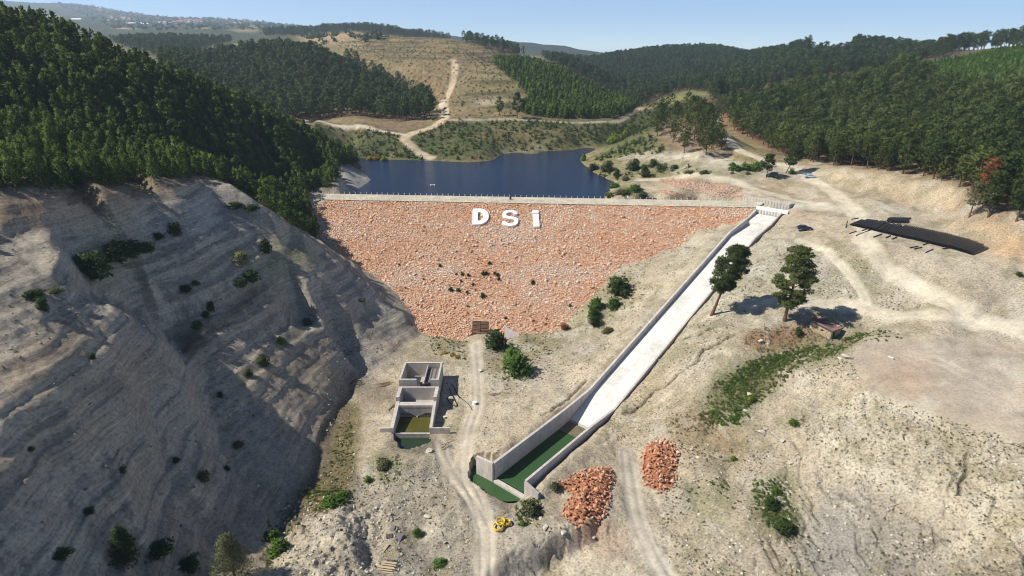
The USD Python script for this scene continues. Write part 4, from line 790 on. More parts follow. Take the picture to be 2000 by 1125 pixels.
W_BASIN = water("basin_water", (.020, .062, .022), .07, 2.5, .015, (.06, .105, .036))
W_POND = water("pond_water", (.018, .030, .016), .08, 2.5, .01)
W_OLIVE = water("olive_water", (.060, .058, .012), .07, 2.5, .006)
def sheet(name, poly, z, mat, label):
    p = Polygon(poly).buffer(0); v, f = trimesh.creation.triangulate_polygon(p, engine="earcut")
    m = raw_mesh(path_for(name), np.c_[v, np.full(len(v), z)], f, mat, np.tile([0, 0, 1.0], (len(v), 1))); tag(m, label, "water", None, "structure"); return m
_a, _b = CA[:2] - CN * 9 - CD * 60, CB[:2] - CN * 9 + CD * 30
sheet("lake", [_a, _b, (320, 330), (320, 470), (-250, 470), (-250, 300)], WL, W_LAKE, "dark blue reservoir lake behind the dam")
E2 = lambda s, o: tuple(chute_xy(s, o))
sheet("basin_water", [E2(S0 + .9, .02), E2(S0 + .9, SW - .02), E2(1.6, SW - .02), E2(1.6, .02)], .55, W_BASIN, "deep green water standing in the spillway's stilling basin")
sheet("pool", Polygon(POND_B).buffer(.9).exterior.coords[:-1], .05, W_BASIN, "green pool outside the end of the spillway basin")
sheet("pool", Polygon(POND_A).buffer(.8).exterior.coords[:-1], -.12, W_POND, "small dark green pool in front of the outlet structure")
sheet("basin_water", [(-26.0, 108.5), (-18.2, 108.5), (-18.2, 115.2), (-26.0, 115.2)], .35, W_OLIVE, "olive water inside the open outlet structure")

# ------------------------------------------------------------------ concrete and stone looks
def concrete(name, col, dark=.35, streak=True):
    return usdkit.material(stage, "/World/Looks/" + name, {
        "g": ("geometry", {}), "mp": ("mapping", {"scale": (1.3, 1.3, .22)}), "n": ("noise_texture", {"scale": 1.2, "detail": 7, "roughness": .7}), "n2": ("noise_texture", {"scale": .5, "detail": 6, "roughness": .6}),
        "r": ("rgb_ramp", {"ramp": [(.25, (1 - dark,) * 3), (.55, (1, 1, 1)), (.8, (1.08, 1.08, 1.06))]}), "r2": ("rgb_ramp", {"ramp": [(.3, tuple(c * .82 for c in col)), (.6, col)]}),
        "m": ("mix", {"mix_type": "multiply", "fac": 1.0}), "b": ("bump", {"strength": .6, "distance": .02}), "p": ("principled_bsdf", {"roughness": .85, "specular_ior_level": .2})},
        [("g.position", "mp.vector"), ("mp.vector", "n.vector"), ("g.position", "n2.vector"), ("n.fac", "r.fac"), ("n2.fac", "r2.fac"), ("r2.color", "m.color1"), ("r.color", "m.color2"), ("m.color", "p.base_color"), ("n.fac", "b.height"), ("b.normal", "p.normal")], surface="p.BSDF")
C_FLOORS = [concrete("pale_concrete", (.64, .615, .56), .12), concrete("pale_concrete_worn", (.58, .56, .51), .2), concrete("pale_concrete_new", (.66, .64, .59), .12)]; C_FLOOR = C_FLOORS[0]
C_WALL = concrete("cast_concrete", (.50, .455, .41), .32)
C_GREY = concrete("grey_concrete", (.40, .365, .33), .34)
C_WHITE = concrete("whitewashed_concrete", (.80, .80, .78), .08)
def stone_look(name, ramp, loc=True):
    return usdkit.material(stage, "/World/Looks/" + name, {
        "o": ("object_info", {}), "g": ("geometry", {}), "mp": ("mapping", {"scale": (.030, .030, .12)}), "n": ("noise_texture", {"scale": 1.35, "detail": 5, "roughness": .66, "distortion": .6}), "n2": ("noise_texture", {"scale": 5.0, "detail": 4}),
        "w": ("white_noise_texture", {"dimensions": "3D"}), "sn": ("vector_math", {"math_type": "floor"}),
        "a": ("math", {"math_type": "multiply_add", "value2": .34}), "a2": ("math", {"math_type": "subtract", "value2": .17}), "r": ("rgb_ramp", {"ramp": ramp}),
        "r2": ("rgb_ramp", {"ramp": [(.3, (.72, .70, .68)), (.55, (1, 1, 1)), (.8, (1.25, 1.25, 1.25))]}), "m": ("mix", {"mix_type": "multiply", "fac": 1.0}),
        "p": ("principled_bsdf", {"roughness": .9, "specular_ior_level": .15})},
        [("g.position", "mp.vector"), ("mp.vector", "n.vector"), ("o.random", "a.value1"), ("n.fac", "a.value3"), ("a.value", "a2.value1"), ("a2.value", "r.fac"), ("g.position", "n2.vector"), ("n2.fac", "r2.fac"),
         ("r.color", "m.color1"), ("r2.color", "m.color2"), ("m.color", "p.base_color")], surface="p.BSDF")
S_DAM = stone_look("dam_stone", [(.20, (.58, .54, .46)), (.36, (.66, .57, .46)), (.45, (.68, .50, .37)), (.52, (.66, .42, .27)), (.60, (.62, .335, .175)), (.68, (.55, .265, .125)), (.82, (.66, .50, .37))])
S_HEAP = stone_look("heap_stone", [(.2, (.46, .22, .12)), (.42, (.56, .29, .165)), (.52, (.46, .20, .105)), (.64, (.60, .38, .26)), (.85, (.64, .47, .36))])
S_PALE = stone_look("pale_stone", [(.2, (.34, .31, .26)), (.5, (.46, .43, .36)), (.8, (.56, .53, .46))])
S_PINK = stone_look("pink_stone", [(.2, (.50, .35, .28)), (.45, (.52, .33, .24)), (.6, (.48, .25, .16)), (.85, (.55, .42, .34))])
def rock_mesh(seed, flat=.65, n=11):
    r = np.random.default_rng(seed); d = r.normal(size=(n, 3)); d /= np.linalg.norm(d, axis=1, keepdims=True)
    return trimesh.convex.convex_hull(d * r.uniform(.75, 1.15, (n, 1)) * np.array([1, r.uniform(.65, .95), flat]) * .5)
ROCKS = [rock_mesh(k, .55 + .05 * (k % 4)) for k in range(8)]
def rot_z_tilt(r, n, tilt):
    ax = r.uniform(0, 6.28, n); t = r.normal(0, tilt, n); z = r.uniform(0, 6.28, n)
    q1 = np.stack([np.cos(t / 2), np.sin(t / 2) * np.cos(ax), np.sin(t / 2) * np.sin(ax), 0 * t], 1); q2 = np.stack([np.cos(z / 2), 0 * z, 0 * z, np.sin(z / 2)], 1)
    w1, x1, y1, z1 = q1.T; w2, x2, y2, z2 = q2.T
    return np.stack([w1*w2 - x1*x2 - y1*y2 - z1*z2, w1*x2 + x1*w2 + y1*z2 - z1*y2, w1*y2 - x1*z2 + y1*w2 + z1*x2, w1*z2 + x1*y2 - y1*x2 + z1*w2], 1)
def stones_stuff(path_name, parent, label, cat, q, size, mat, seed, meshes=ROCKS, tilt=.4):
    r = np.random.default_rng(seed); n = len(q)
    pi = UsdGeom.PointInstancer.Define(stage, path_for(path_name, parent)); base = str(pi.GetPath())
    for k, m in enumerate(meshes): usdkit.mesh(stage, f"{base}/kind_{k}", m, mat); pi.CreatePrototypesRel().AddTarget(f"{base}/kind_{k}")
    pi.CreatePositionsAttr(vec3(q)); pi.CreateScalesAttr(vec3(np.asarray(size)[:, None] * r.uniform(.75, 1.3, (n, 3)))); pi.CreateProtoIndicesAttr(Vt.IntArray.FromNumpy(r.integers(0, len(meshes), n).astype(np.int32)))
    pi.CreateOrientationsAttr(Vt.QuathArray([Gf.Quath(*map(float, a)) for a in rot_z_tilt(r, n, tilt)]))
    tag(pi, label, cat, None, "stuff"); return pi
def placed_rock(k, p, s, r):
    m = ROCKS[k % 8].copy(); T = trimesh.transformations
    m.apply_scale(s * r.uniform(.8, 1.25, 3)); m.apply_transform(T.euler_matrix(r.normal(0, .5), r.normal(0, .5), r.uniform(0, 6.28))); m.apply_translation(p); return m

# ------------------------------------------------------------------ the dam
dam = thing("dam", "long rockfill dam faced with orange and pale stones", "dam")
LEN = np.linalg.norm((CB - CA)[:2])
DIRT_FILL = plain("dam_fill", (.40, .25, .17), .95, .5, 1.2, .1)
CREST = ground_material("crest_gravel", 2.2, .30, .06)
ss, ww = np.meshgrid(np.linspace(-40, LEN + 4, 150), np.r_[0, np.linspace(.3, 66, 60)], indexing="ij")
px_ = CA[0] + CD[0] * ss + CN[0] * ww; py_ = CA[1] + CD[1] * ss + CN[1] * ww
pz_ = 27.9 - ww * DSLOPE + .35 * fbm2(px_, py_, 4, 3, 90) - .15
gi = np.arange(ss.size).reshape(ss.shape); gq = np.stack([gi[:-1, :-1], gi[:-1, 1:], gi[1:, 1:], gi[1:, :-1]], -1).reshape(-1, 4)
part(dam, "embankment", (np.stack([px_, py_, pz_], -1).reshape(-1, 3), gq), DIRT_FILL, smooth=True)
def crest_strip(name, prof, mat, s0, s1, col=None, ns=220, bump=.0):
    s_ = np.linspace(s0, s1, ns); pr = np.array(prof); v = np.zeros((ns, len(pr), 3)); 
    v[..., 0] = CA[0] + CD[0] * s_[:, None] + CN[0] * pr[None, :, 0]; v[..., 1] = CA[1] + CD[1] * s_[:, None] + CN[1] * pr[None, :, 0]
    v[..., 2] = pr[None, :, 1] + bump * fbm2(v[..., 0], v[..., 1], 2.5, 3, 91)
    i_ = np.arange(ns * len(pr)).reshape(ns, -1); q_ = np.stack([i_[:-1, :-1], i_[:-1, 1:], i_[1:, 1:], i_[1:, :-1]], -1).reshape(-1, 4)
    v = v.reshape(-1, 3); m = raw_mesh(path_for(name, dam), v, q_, mat, None, None if col is None else np.tile(col, (len(v), 1)) * (1 + .35 * fbm2(v[:, 0], v[:, 1], 5, 4, 92))[:, None] * np.where(np.abs(fbm2(v[:, 0] * .3, v[:, 1], 2.0, 2, 93)) < .03, .9, 1)[:, None]); return m
crest_strip("crest_road", [(0.7, 27.75), (-.1, 28.02), (-1.4, 28.0), (-2.6, 28.06), (-4.8, 28.08), (-6.6, 28.03), (-7.6, 28.0), (-8.1, 27.8)], CREST, -40, LEN + 8, (.45, .40, .31), 240, .06)
crest_strip("upstream_slope", [(-8.1, 27.8), (-12, 26.2), (-30, 17)], plain("upstream_stone", (.36, .27, .21), .95, .5, 1.5, .1), -40, LEN + 8)
r5 = np.random.default_rng(55)
gs, gw = np.meshgrid(np.arange(-30, LEN + 2, .54), np.arange(.9, 62, .50)); gs = (gs + (np.arange(gs.shape[0]) % 2)[:, None] * .27).ravel() + r5.uniform(-.25, .25, gs.size); gw = gw.ravel() + r5.uniform(-.28, .28, gw.size)
q = np.stack([CA[0] + CD[0] * gs + CN[0] * gw, CA[1] + CD[1] * gs + CN[1] * gw, 27.9 - gw * DSLOPE], 1); q[:, 2] += .35 * fbm2(q[:, 0], q[:, 1], 4, 3, 90) - .05
rel_ = (q[:, :2] - SA); q = q[(q[:, 2] - hz(q[:, 0], q[:, 1]) > -.10 - .5 * r5.uniform(size=len(q)) ** 3) & ((rel_ @ SN < -1.2))]
u_, v_, d_ = pix(q); head = (np.abs(u_ - 938) < 17) & (v_ > 622) & (v_ < 660); q = q[~head]; u_, v_, d_ = pix(q)
size = r5.uniform(.38, .86, len(q)) * np.where(r5.uniform(size=len(q)) < .07, 1.6, 1)
top = np.argsort(-(size / d_) * ((u_ > 700) & (v_ < 665)))[:300]; m_ = np.zeros(len(q), bool); m_[top] = True
for k, i in enumerate(top): part(dam, "stone", placed_rock(k, q[i] + [0, 0, .12], size[i] * 1.12, r5), S_DAM)
stones_stuff("riprap", dam, None, None, q[~m_], size[~m_], S_DAM, 56)
# marker posts along both edges of the crest
POSTM = plain("white_post_paint", (.72, .71, .67), .7, .12, 4)
stage.CreateClassPrim("/World/marker_post_model")
usdkit.mesh(stage, "/World/marker_post_model/shaft", box(-.08, .08, -.08, .08, -.15, .74), POSTM)
usdkit.mesh(stage, "/World/marker_post_model/cap", trimesh.convex.convex_hull([(-.1, -.1, .74), (.1, -.1, .74), (-.1, .1, .74), (.1, .1, .74), (-.1, -.1, .80), (.1, -.1, .80), (-.1, .1, .80), (.1, .1, .80), (0, 0, .86)]), POSTM)
for w_, lab, g_ in ((-7.3, "short white post in the row along the lake side of the dam crest", "white posts along the lake side of the crest"), (-.35, "short white post in the row along the downstream edge of the dam crest", "white posts along the downstream edge of the crest")):
    for s_ in np.arange(-4, LEN + 3, 2.1):
        if s_ < -1 and w_ > -3: continue
        p = CA[:2] + CD * (s_ + r5.normal(0, .05)) + CN * w_
        x = copy_of("/World/marker_post_model", "marker_post", lab, "post", (p[0], p[1], 28.0), math.atan2(CD[1], CD[0]) + r5.normal(0, .05), 1.0, g_, r5.normal(0, 1.6))
# the letters
NB = np.array([CN[0] * math.sin(math.atan(DSLOPE)), CN[1] * math.sin(math.atan(DSLOPE)), math.cos(math.atan(DSLOPE))]); EX = np.array([CD[0], CD[1], 0.0]); EY = np.cross(NB, EX)
def on_face(mesh, u, v, turn=6.0):
    o = D(u, v); T = np.eye(4); c_, s_ = math.cos(math.radians(turn)), math.sin(math.radians(turn)); T[:3, 0], T[:3, 1], T[:3, 2], T[:3, 3] = EX * c_ + EY * s_, EY * c_ - EX * s_, NB, o + NB * -.35; m = mesh.copy(); m.apply_transform(T); return m
pxm = lambda u, v: D(u, v)
LH = float((pxm(923, 410) - pxm(923, 441)) @ EY); LWD = float((pxm(955, 441) - pxm(923, 441)) @ EX)
th = .19 * LH
arc = [(LWD - LH * .42 + LH * .42 * math.sin(t), LH / 2 - LH / 2 * math.cos(t)) for t in np.linspace(0, math.pi, 20)]
Dp = Polygon([(0, 0)] + arc + [(0, LH)]); inner = Polygon([(0, 0)] + arc + [(0, LH)]).buffer(-th * 1.15)
single("letter_d", on_face(trimesh.creation.extrude_polygon(Dp.difference(inner), .95, engine="earcut"), 923, 441), C_WHITE, "big white block letter D standing on the orange dam face", "letter")
sm = meshkit.text_mesh("S", LH, .95, bold=True); sm.apply_translation([-sm.bounds[0][0], -sm.bounds[0][1], 0]); sm.apply_scale([LWD / sm.bounds[1][0], LH / sm.bounds[1][1], 1])
from shapely import affinity
single("letter_s", on_face(sm, 981, 444), C_WHITE, "big white block letter S standing on the orange dam face", "letter")
li = thing("letter_i", "big white block letter İ with its square dot on the orange dam face", "letter")
iw = float((pxm(1053, 444) - pxm(1041, 444)) @ EX)
part(li, "stem", on_face(trimesh.creation.extrude_polygon(Polygon([(0, 0), (iw, 0), (iw, LH * .78), (0, LH * .78)]), .95, engine="earcut"), 1042, 445, 5), C_WHITE)
part(li, "dot", on_face(trimesh.creation.extrude_polygon(Polygon([(0, LH * .83), (iw, LH * .83), (iw, LH * 1.02), (0, LH * 1.02)]), .95, engine="earcut"), 1042, 445, 5), C_WHITE)
# dark green box on the crest
gb = thing("utility_box", "small dark green box standing on the dam crest above the white letters", "box", (*(atz(997, 390, 28)[:2]), 28.05), math.atan2(CD[1], CD[0]))
GREENP = plain("dark_green_paint", (.012, .03, .014), .5)
part(gb, "cabinet", box(-.36, .36, -.25, .25, .06, 1.0), GREENP); part(gb, "lid", box(-.40, .40, -.29, .29, 1.0, 1.07), GREENP); part(gb, "foot", box(-.30, .30, -.2, .2, -.05, .06), GREENP)

# ------------------------------------------------------------------ the spillway
spill = thing("spillway", "long white concrete spillway chute running down beside the dam", "spillway")
def wall_strip(o0, o1, s_list, zb, zt, name, mat, label=None):
    s_list = np.asarray(s_list); v = []
    for s_ in s_list:
        for o_, z_ in ((o0, zb(s_)), (o1, zb(s_)), (o1, zt(s_)), (o0, zt(s_))): v.append((*chute_xy(s_, o_), z_))
    n = len(s_list); f = []
    for i in range(n - 1):
        for k in range(4): f.append((4 * i + k, 4 * i + (k + 1) % 4, 4 * i + 4 + (k + 1) % 4, 4 * i + 4 + k))
    f += [(0, 3, 2, 1), (4 * n - 4, 4 * n - 3, 4 * n - 2, 4 * n - 1)]
    m = trimesh.Trimesh(*((np.array(v), np.array(f))[:1] + (np.vstack([np.array(f)[:, [0, 1, 2]], np.array(f)[:, [0, 2, 3]]]),)), process=False); m.fix_normals()
    return part(spill, name, m, mat, label=label)
TOPS = SLEN + 23.0
STEP = SLEN + 14.5
edges = [S0 + .3]
while edges[-1] < TOPS - 5: edges.append(edges[-1] + 7.6)
edges.append(TOPS)
for o0, o1, lab in ((-.55, 0.0, None), (SW, SW + .5, None)):
    lim = (lambda s_: chute_top(s_)) if o0 < 0 else (lambda s_: np.minimum(chute_top(s_), chute_floor(s_) + 1.9) if s_ > 4 else chute_top(s_) - .0)
    if o0 > 0:
        lim = lambda s_: float(np.interp(s_, [-60, -2, 8, SLEN, SLEN + 14, SLEN + 24], [4.5, 4.5, chute_floor(8) + 1.2, 24.9, 26.0, 28.0]))
    for a_, b_ in zip(edges[:-1], edges[1:]):
        st = np.unique(np.r_[np.linspace(a_ + .015, b_ - .015, 3), [x for x in (0, 2, SLEN, 10, 8, SLEN + 14, SLEN + 16) if a_ < x < b_]])
        wall_strip(o0, o1, st, lambda s_: chute_floor(s_) - 1.1, lim, "wall_panel", C_WALL)
sl = [2.0]
while sl[-1] < STEP - 4: sl.append(min(sl[-1] + 6.6, STEP))
if sl[-1] < STEP: sl[-1] = STEP
for a_, b_ in zip(sl[:-1], sl[1:]):
    for o0, o1 in ((.03, SW / 2 - .012), (SW / 2 + .012, SW - .03)):
        wall_strip(o0, o1, np.unique(np.r_[a_ + .02, b_ - .02, [x for x in (SLEN,) if a_ < x < b_]]), lambda s_: chute_floor(s_) - .5, lambda s_: chute_floor(s_), "floor_slab", C_FLOORS[int(a_ * 7 + o0) % 3])
wall_strip(0.02, SW - .02, [S0 + .3, 2.0], lambda s_: -1.6, lambda s_: -.9, "basin_floor", C_GREY)
wall_strip(0.05, SW - .05, [-5.2, -3.5, -1.0, 1.15], lambda s_: -.9, lambda s_: np.interp(s_, [-5.2, -3.5, -1.0, 1.15], [.35, .50, .62, .74]), "silt_bed", plain("wet_silt", (.15, .12, .075), .5, .4, 1.2))
wall_strip(0.02, SW - .02, [1.2, 1.98, 2.0], lambda s_: -1.2, lambda s_: .35 if s_ < 1.9 else .88, "toe_slab", C_GREY)
wall_strip(0.02, SW - .02, [S0 - .25, S0 + .75], lambda s_: -1.5, lambda s_: .50, "end_sill", C_WALL)
wall_strip(0.02, SW - .02, [STEP + .02, STEP + 1.0, STEP + 7.9], lambda s_: chute_floor(s_) - .6, lambda s_: np.interp(s_, [STEP, STEP + 1, STEP + 8], [25.6, 25.75, 26.6]), "weir_apron", C_FLOOR)
wall_strip(-.55, SW + .5, [TOPS + .02, TOPS + .55], lambda s_: 26.0, lambda s_: 28.1, "cross_beam", C_FLOOR)
wall_strip(-.55, SW + 2.4, [TOPS + .57, TOPS + 2.0], lambda s_: 27.7, lambda s_: 28.75, "bridge_deck", C_WHITE)
for k in range(8): wall_strip(.3 + k * .98, .62 + k * .98, [TOPS - .12, TOPS + .0], lambda s_: 26.7, lambda s_: 27.9, "beam_rib", C_WALL)
def wall_line(parent, name, p, q, t, z0, z1, mat, zq=None, zb=None):
    p, q = np.array(p, float), np.array(q, float); d = (q - p) / np.linalg.norm(q - p); n = np.array([d[1], -d[0]]) * t / 2; zq = z1 if zq is None else zq; zb = z0 if zb is None else zb
    v = [(*(p + n), z0), (*(p - n), z0), (*(p - n), z1), (*(p + n), z1), (*(q + n), zb), (*(q - n), zb), (*(q - n), zq), (*(q + n), zq)]
    return part(parent, name, trimesh.convex.convex_hull(v), mat)
e1 = chute_xy(S0 + .05, -.28); w1 = atz(931, 891, 4.2)[:2]
wall_line(spill, "wing_wall", e1, w1, .5, -1.2, 4.5, C_WALL, 4.3)
e2 = chute_xy(S0 + .05, SW + .25); w2 = atz(1052, 962, 3.6)[:2]
wall_line(spill, "wing_wall", e2, w2, .5, -1.2, 4.5, C_WALL, 3.4)
# ribbed wall of the approach channel
appr = thing("retaining_wall", "ribbed grey concrete retaining wall at the head of the spillway", "wall")
a0, a1 = atz(1451, 392, 28.0)[:2], atz(1540, 411, 28.0)[:2]; a2 = atz(1556, 401, 28.6)[:2]
wall_line(appr, "panel", a0, a1, .4, 26.0, 30.2, C_WALL, 30.2); wall_line(appr, "panel", a1, a2, .4, 26.0, 30.2, C_GREY, 29.4)
ad = (a1 - a0) / np.linalg.norm(a1 - a0); an = np.array([ad[1], -ad[0]])
for t in np.arange(.5, np.linalg.norm(a1 - a0) - .3, 1.15):
    p = a0 + ad * t + an * .27; wall_line(appr, "rib", p - ad * .16, p + ad * .16, .16, 26.2, 29.95, C_WALL)
IRON = plain("rusty_iron", (.09, .055, .04), .8, .3, 8)
for t in np.arange(.3, np.linalg.norm(a1 - a0), .9):
    p = a0 + ad * t - an * .3; part(appr, "starter_bar", tube([(*p, 29.9), (*(p + r5.normal(0, .05, 2)), 30.2 + r5.uniform(.5, .9))], .035, 4), IRON)

# ------------------------------------------------------------------ the outlet structure
out = thing("outlet_structure", "open-topped concrete outlet structure with two chambers and a water basin", "outlet structure")
def ow(name, x0, x1, y0, y1, z0, z1, mat=C_WALL): return part(out, name, box(x0, x1, y0, y1, z0, z1), mat)
zt = 6.0
ow("rear_wall", -27.2, -17.6, 130.5, 131.0, .5, zt); ow("side_wall", -27.2, -26.75, 122.9, 130.48, .5, zt); ow("side_wall", -18.05, -17.6, 122.9, 130.48, .5, zt)
ow("front_wall", -27.2, -23.0, 122.4, 122.88, .5, zt); ow("front_wall", -19.6, -17.6, 122.4, 122.88, .5, zt); ow("door_sill", -22.98, -19.62, 122.4, 122.88, .5, 3.3)
ow("chamber_floor", -26.73, -18.07, 122.9, 130.45, .4, 2.0, C_GREY)
ow("inner_beam", -24.0, -21.35, 126.2, 126.4, 4.5, 4.7, C_WALL); ow("inner_wall", -21.3, -21.12, 122.9, 130.45, 2.0, 5.5, C_WALL)
WOOD = plain("weathered_boards", (.20, .175, .16), .85, .35, 5, .01); DARKW = plain("dark_boards", (.085, .07, .07), .85, .4, 5, .01); PALEW = plain("pale_timber", (.42, .33, .22), .85, .3, 6, .01)
for k in range(9): part(out, "deck_board", box(-21.05 + k * .33, -20.75 + k * .33, 123.2, 130.1, 4.55, 4.61 + .02 * (k % 3)), WOOD if k % 3 else DARKW)
for k in range(3): part(out, "door_board", box(-22.2 + k * .8, -21.45 + k * .8, 121.9 - .15 * (k % 2), 122.05 - .15 * (k % 2), 3.2 - .2 * k, 5.6 - .3 * (k % 2)), DARKW)
for k in range(7): part(out, "reinforcing_bar", tube([(-26.3 + .35 * k, 123.3, 2.0), (-26.3 + .35 * k, 123.35, 4.2 + .15 * (k % 3))], .05, 5), IRON)
for k in range(4): part(out, "reinforcing_bar", tube([(-26.6, 123.4, 2.6 + .45 * k), (-23.6, 123.4, 2.6 + .45 * k)], .04, 5), IRON)
ow("dividing_wall", -26.9, -17.4, 120.5, 121.0, .5, 5.0); ow("side_wall", -26.9, -26.1, 116.4, 120.48, .3, 5.0); ow("side_wall", -18.2, -17.4, 116.4, 120.48, .3, 5.0)
ow("side_infill", -26.85, -26.2, 121.02, 122.38, .3, 3.6, C_GREY); ow("side_infill", -18.1, -17.5, 121.02, 122.38, .3, 3.6, C_GREY); ow("gap_floor", -26.15, -18.15, 121.02, 122.38, .3, 2.4, C_GREY)
ow("chamber_floor", -26.08, -18.22, 116.0, 120.48, .2, 1.6, C_GREY)
part(out, "front_beam", box(-26.08, -18.22, 115.0, 116.38, 3.1, 3.7), C_WALL)
hw = Polygon([(-26.08, 3.1), (-18.22, 3.1), (-18.22, 1.5), (-18.5, 1.55), (-19.6, 1.65), (-20.1, 1.55), (-21.3, .85), (-22.0, .62), (-22.6, .85), (-23.8, 1.7), (-24.4, 1.75), (-25.6, 1.45), (-26.08, 1.1)])
m = trimesh.creation.extrude_polygon(hw, .35, engine="earcut"); m.apply_transform(np.array([[1, 0, 0, 0], [0, 0, -1, 115.4], [0, 1, 0, 0], [0, 0, 0, 1.0]])); m.fix_normals(); part(out, "notched_headwall", m, C_GREY)
ow("pier", -22.15, -21.85, 114.85, 115.03, -.6, .75, C_WALL)
for x0, x1 in ((-26.85, -26.05), (-18.2, -17.55)):
    v = [(x, y, z) for x in (x0, x1) for y, z in ((116.38, -.8), (108.3, -.8), (116.38, 3.9), (108.3, 2.5))]; part(out, "sloping_side_wall", trimesh.convex.convex_hull(v), C_WALL)
v = [(x, y, z) for y in (107.9, 108.28) for x, z in ((-26.05, -.8), (-29.0, .4), (-26.05, 2.5), (-29.0, 2.4))]; part(out, "wing_wall", trimesh.convex.convex_hull(v), C_WALL)
v = [(x, y, z) for y in (107.9, 108.28) for x, z in ((-18.1, -.8), (-13.6, -.5), (-18.1, 2.5), (-13.6, 2.5))]; part(out, "wing_wall", trimesh.convex.convex_hull(v), C_WALL)
ow("sill", -26.03, -18.12, 107.95, 108.35, -1.0, 1.0)
part(out, "coping", box(-21.5, -17.4, 131.03, 131.2, 5.2, 5.7), DARKW)

# timber headwall of the bottom outlet at the dam's toe
hp = D(938, 654); head = thing("timber_headwall", "brown timber headwall set into the toe of the dam", "headwall", (hp[0], hp[1] - .2, hp[2] - .2), math.atan2(CD[1], CD[0]))
BROWNW = plain("old_brown_timber", (.12, .065, .045), .9, .5, 4, .02)
for k in range(11): part(head, "plank", box(-2.2 + r5.uniform(-.1, .1), 2.3 + r5.uniform(-.2, .2), .1 + .16 * k + r5.uniform(-.05, .05), .22 + .16 * k, .35 * k, .32 + .35 * k), BROWNW)
for x_ in (-2.3, -.1, 2.3): part(head, "post", tube([(x_, -.05, -.3), (x_, 1.75, 3.9)], .12, 6), BROWNW)
part(head, "rail", tube([(-1.0, -.25, 1.0), (1.9, -.25, 1.05)], .07, 6), PALEW); part(head, "rail", tube([(-.6, -.28, .1), (-.6, -.22, 1.3)], .07, 6), PALEW)
cw = hit(1012, 672); slab = thing("concrete_ramp", "grey sloping concrete wing slab beside the bush at the dam toe", "ramp")
a_, b_, c_ = D(985, 640), D(1018, 660), D(988, 662)
part(slab, "face", trimesh.convex.convex_hull([a_ + NB * .55, b_ + NB * .5, c_ + NB * .5 + [0, -1, .1], a_ - NB, b_ - NB, c_ - NB]), C_GREY); part(slab, "kerb", tube([a_ + NB * .6, b_ + NB * .55], .18, 5), C_WALL)

# riprap patch by the lake
for poly, lab, sp in (([(1284, 352), (1302, 347), (1350, 350), (1448, 366), (1453, 390), (1390, 384), (1320, 368)], "patch of orange and pale riprap between the lake and the spillway head", .8), ([(1283, 371), (1300, 371), (1390, 390), (1395, 394), (1300, 381)], "thin strip of orange riprap beside the crest road near the lake", .75)):
    b = in_poly(poly, UU, VV) & (YY > 180) & (YY < 290); x0, x1, y0_, y1_ = XX[b].min(), XX[b].max(), YY[b].min(), YY[b].max()
    gx, gy = np.meshgrid(np.arange(x0, x1, sp), np.arange(y0_, y1_, sp)); p = np.stack([gx.ravel(), gy.ravel()], 1) + r5.uniform(-.35, .35, (gx.size, 2)); qz = np.c_[p, hz(p[:, 0], p[:, 1])]
    u_, v_, _ = pix(qz); qz = qz[in_poly(poly, u_, v_)]
    stones_stuff("riprap", None, lab, "stones", qz + [0, 0, .08], r5.uniform(.6, 1.15, len(qz)), S_PINK, 57)
# two heaps of orange rock
def heap(name, poly, n, hmax, label, seed):
    r = np.random.default_rng(seed); root = thing(name, label, "rock pile"); P_ = Polygon([tuple(hit(u, v)[:2]) for u, v in poly]); x0, y0_, x1, y1_ = P_.bounds; k = 0; pts = []
    tries = 0
    while k < n and tries < 20000:
        tries += 1
        p = np.array([r.uniform(x0, x1), r.uniform(y0_, y1_)])
        pt = shapely.Point(p)
        if not P_.contains(pt): continue
        dd = P_.exterior.distance(pt); z = min(dd * .75, hmax) * r.uniform(.25, 1.0) ** .4 * (1 + .5 * float(fbm2(p[0], p[1], 2.5, 2, seed)))
        s = (.34 + .62 * r.uniform() ** 1.4) * (1.4 if r.uniform() < .10 else 1)
        c = np.array([*p, float(hz(*p)) + z + s * .15])
        if any(np.linalg.norm(c - b_) < .42 * (s + t_) * .9 for b_, t_ in pts): continue
        pts.append((c, s)); part(root, "rock", placed_rock(k, c, s * 1.15, r), S_HEAP); k += 1
    g = np.array([(c[0], c[1]) for c, _ in pts])
    cx, cy = P_.centroid.coords[0]; ring = np.array(P_.buffer(-.25).segmentize(.5).exterior.coords); lay = [np.c_[ring, hz(ring[:, 0], ring[:, 1]) - .2]]
    for f in (.75, .5, .25, .03):
        rr_ = np.array([cx, cy]) + (ring - [cx, cy]) * f; dd = np.array([P_.exterior.distance(shapely.Point(a)) for a in rr_]); lay.append(np.c_[rr_, hz(rr_[:, 0], rr_[:, 1]) + np.minimum(dd * .72, hmax) * .42])
    v = np.vstack(lay); m_ = len(ring); f_ = [(a * m_ + i, a * m_ + i + 1, (a + 1) * m_ + i + 1, (a + 1) * m_ + i) for a in range(4) for i in range(m_ - 1)]
    part(root, "rubble_core", (v, np.array(f_)), plain(name + "_rubble_%d" % seed, (.30, .13, .07), .95, .5, 6, .1), smooth=True)
heap("rock_pile", [(1085, 942), (1120, 925), (1165, 912), (1196, 914), (1203, 935), (1194, 975), (1186, 1004), (1165, 1030), (1120, 1034), (1096, 1015), (1100, 985), (1116, 965)], 300, 2.0, "larger pile of orange rocks beside the end of the spillway basin", 71)
heap("rock_pile", [(1252, 895), (1258, 868), (1290, 852), (1320, 868), (1330, 890), (1322, 925), (1318, 955), (1290, 966), (1262, 955), (1250, 925)], 220, 1.8, "smaller pile of orange rocks right of the rutted track", 72)
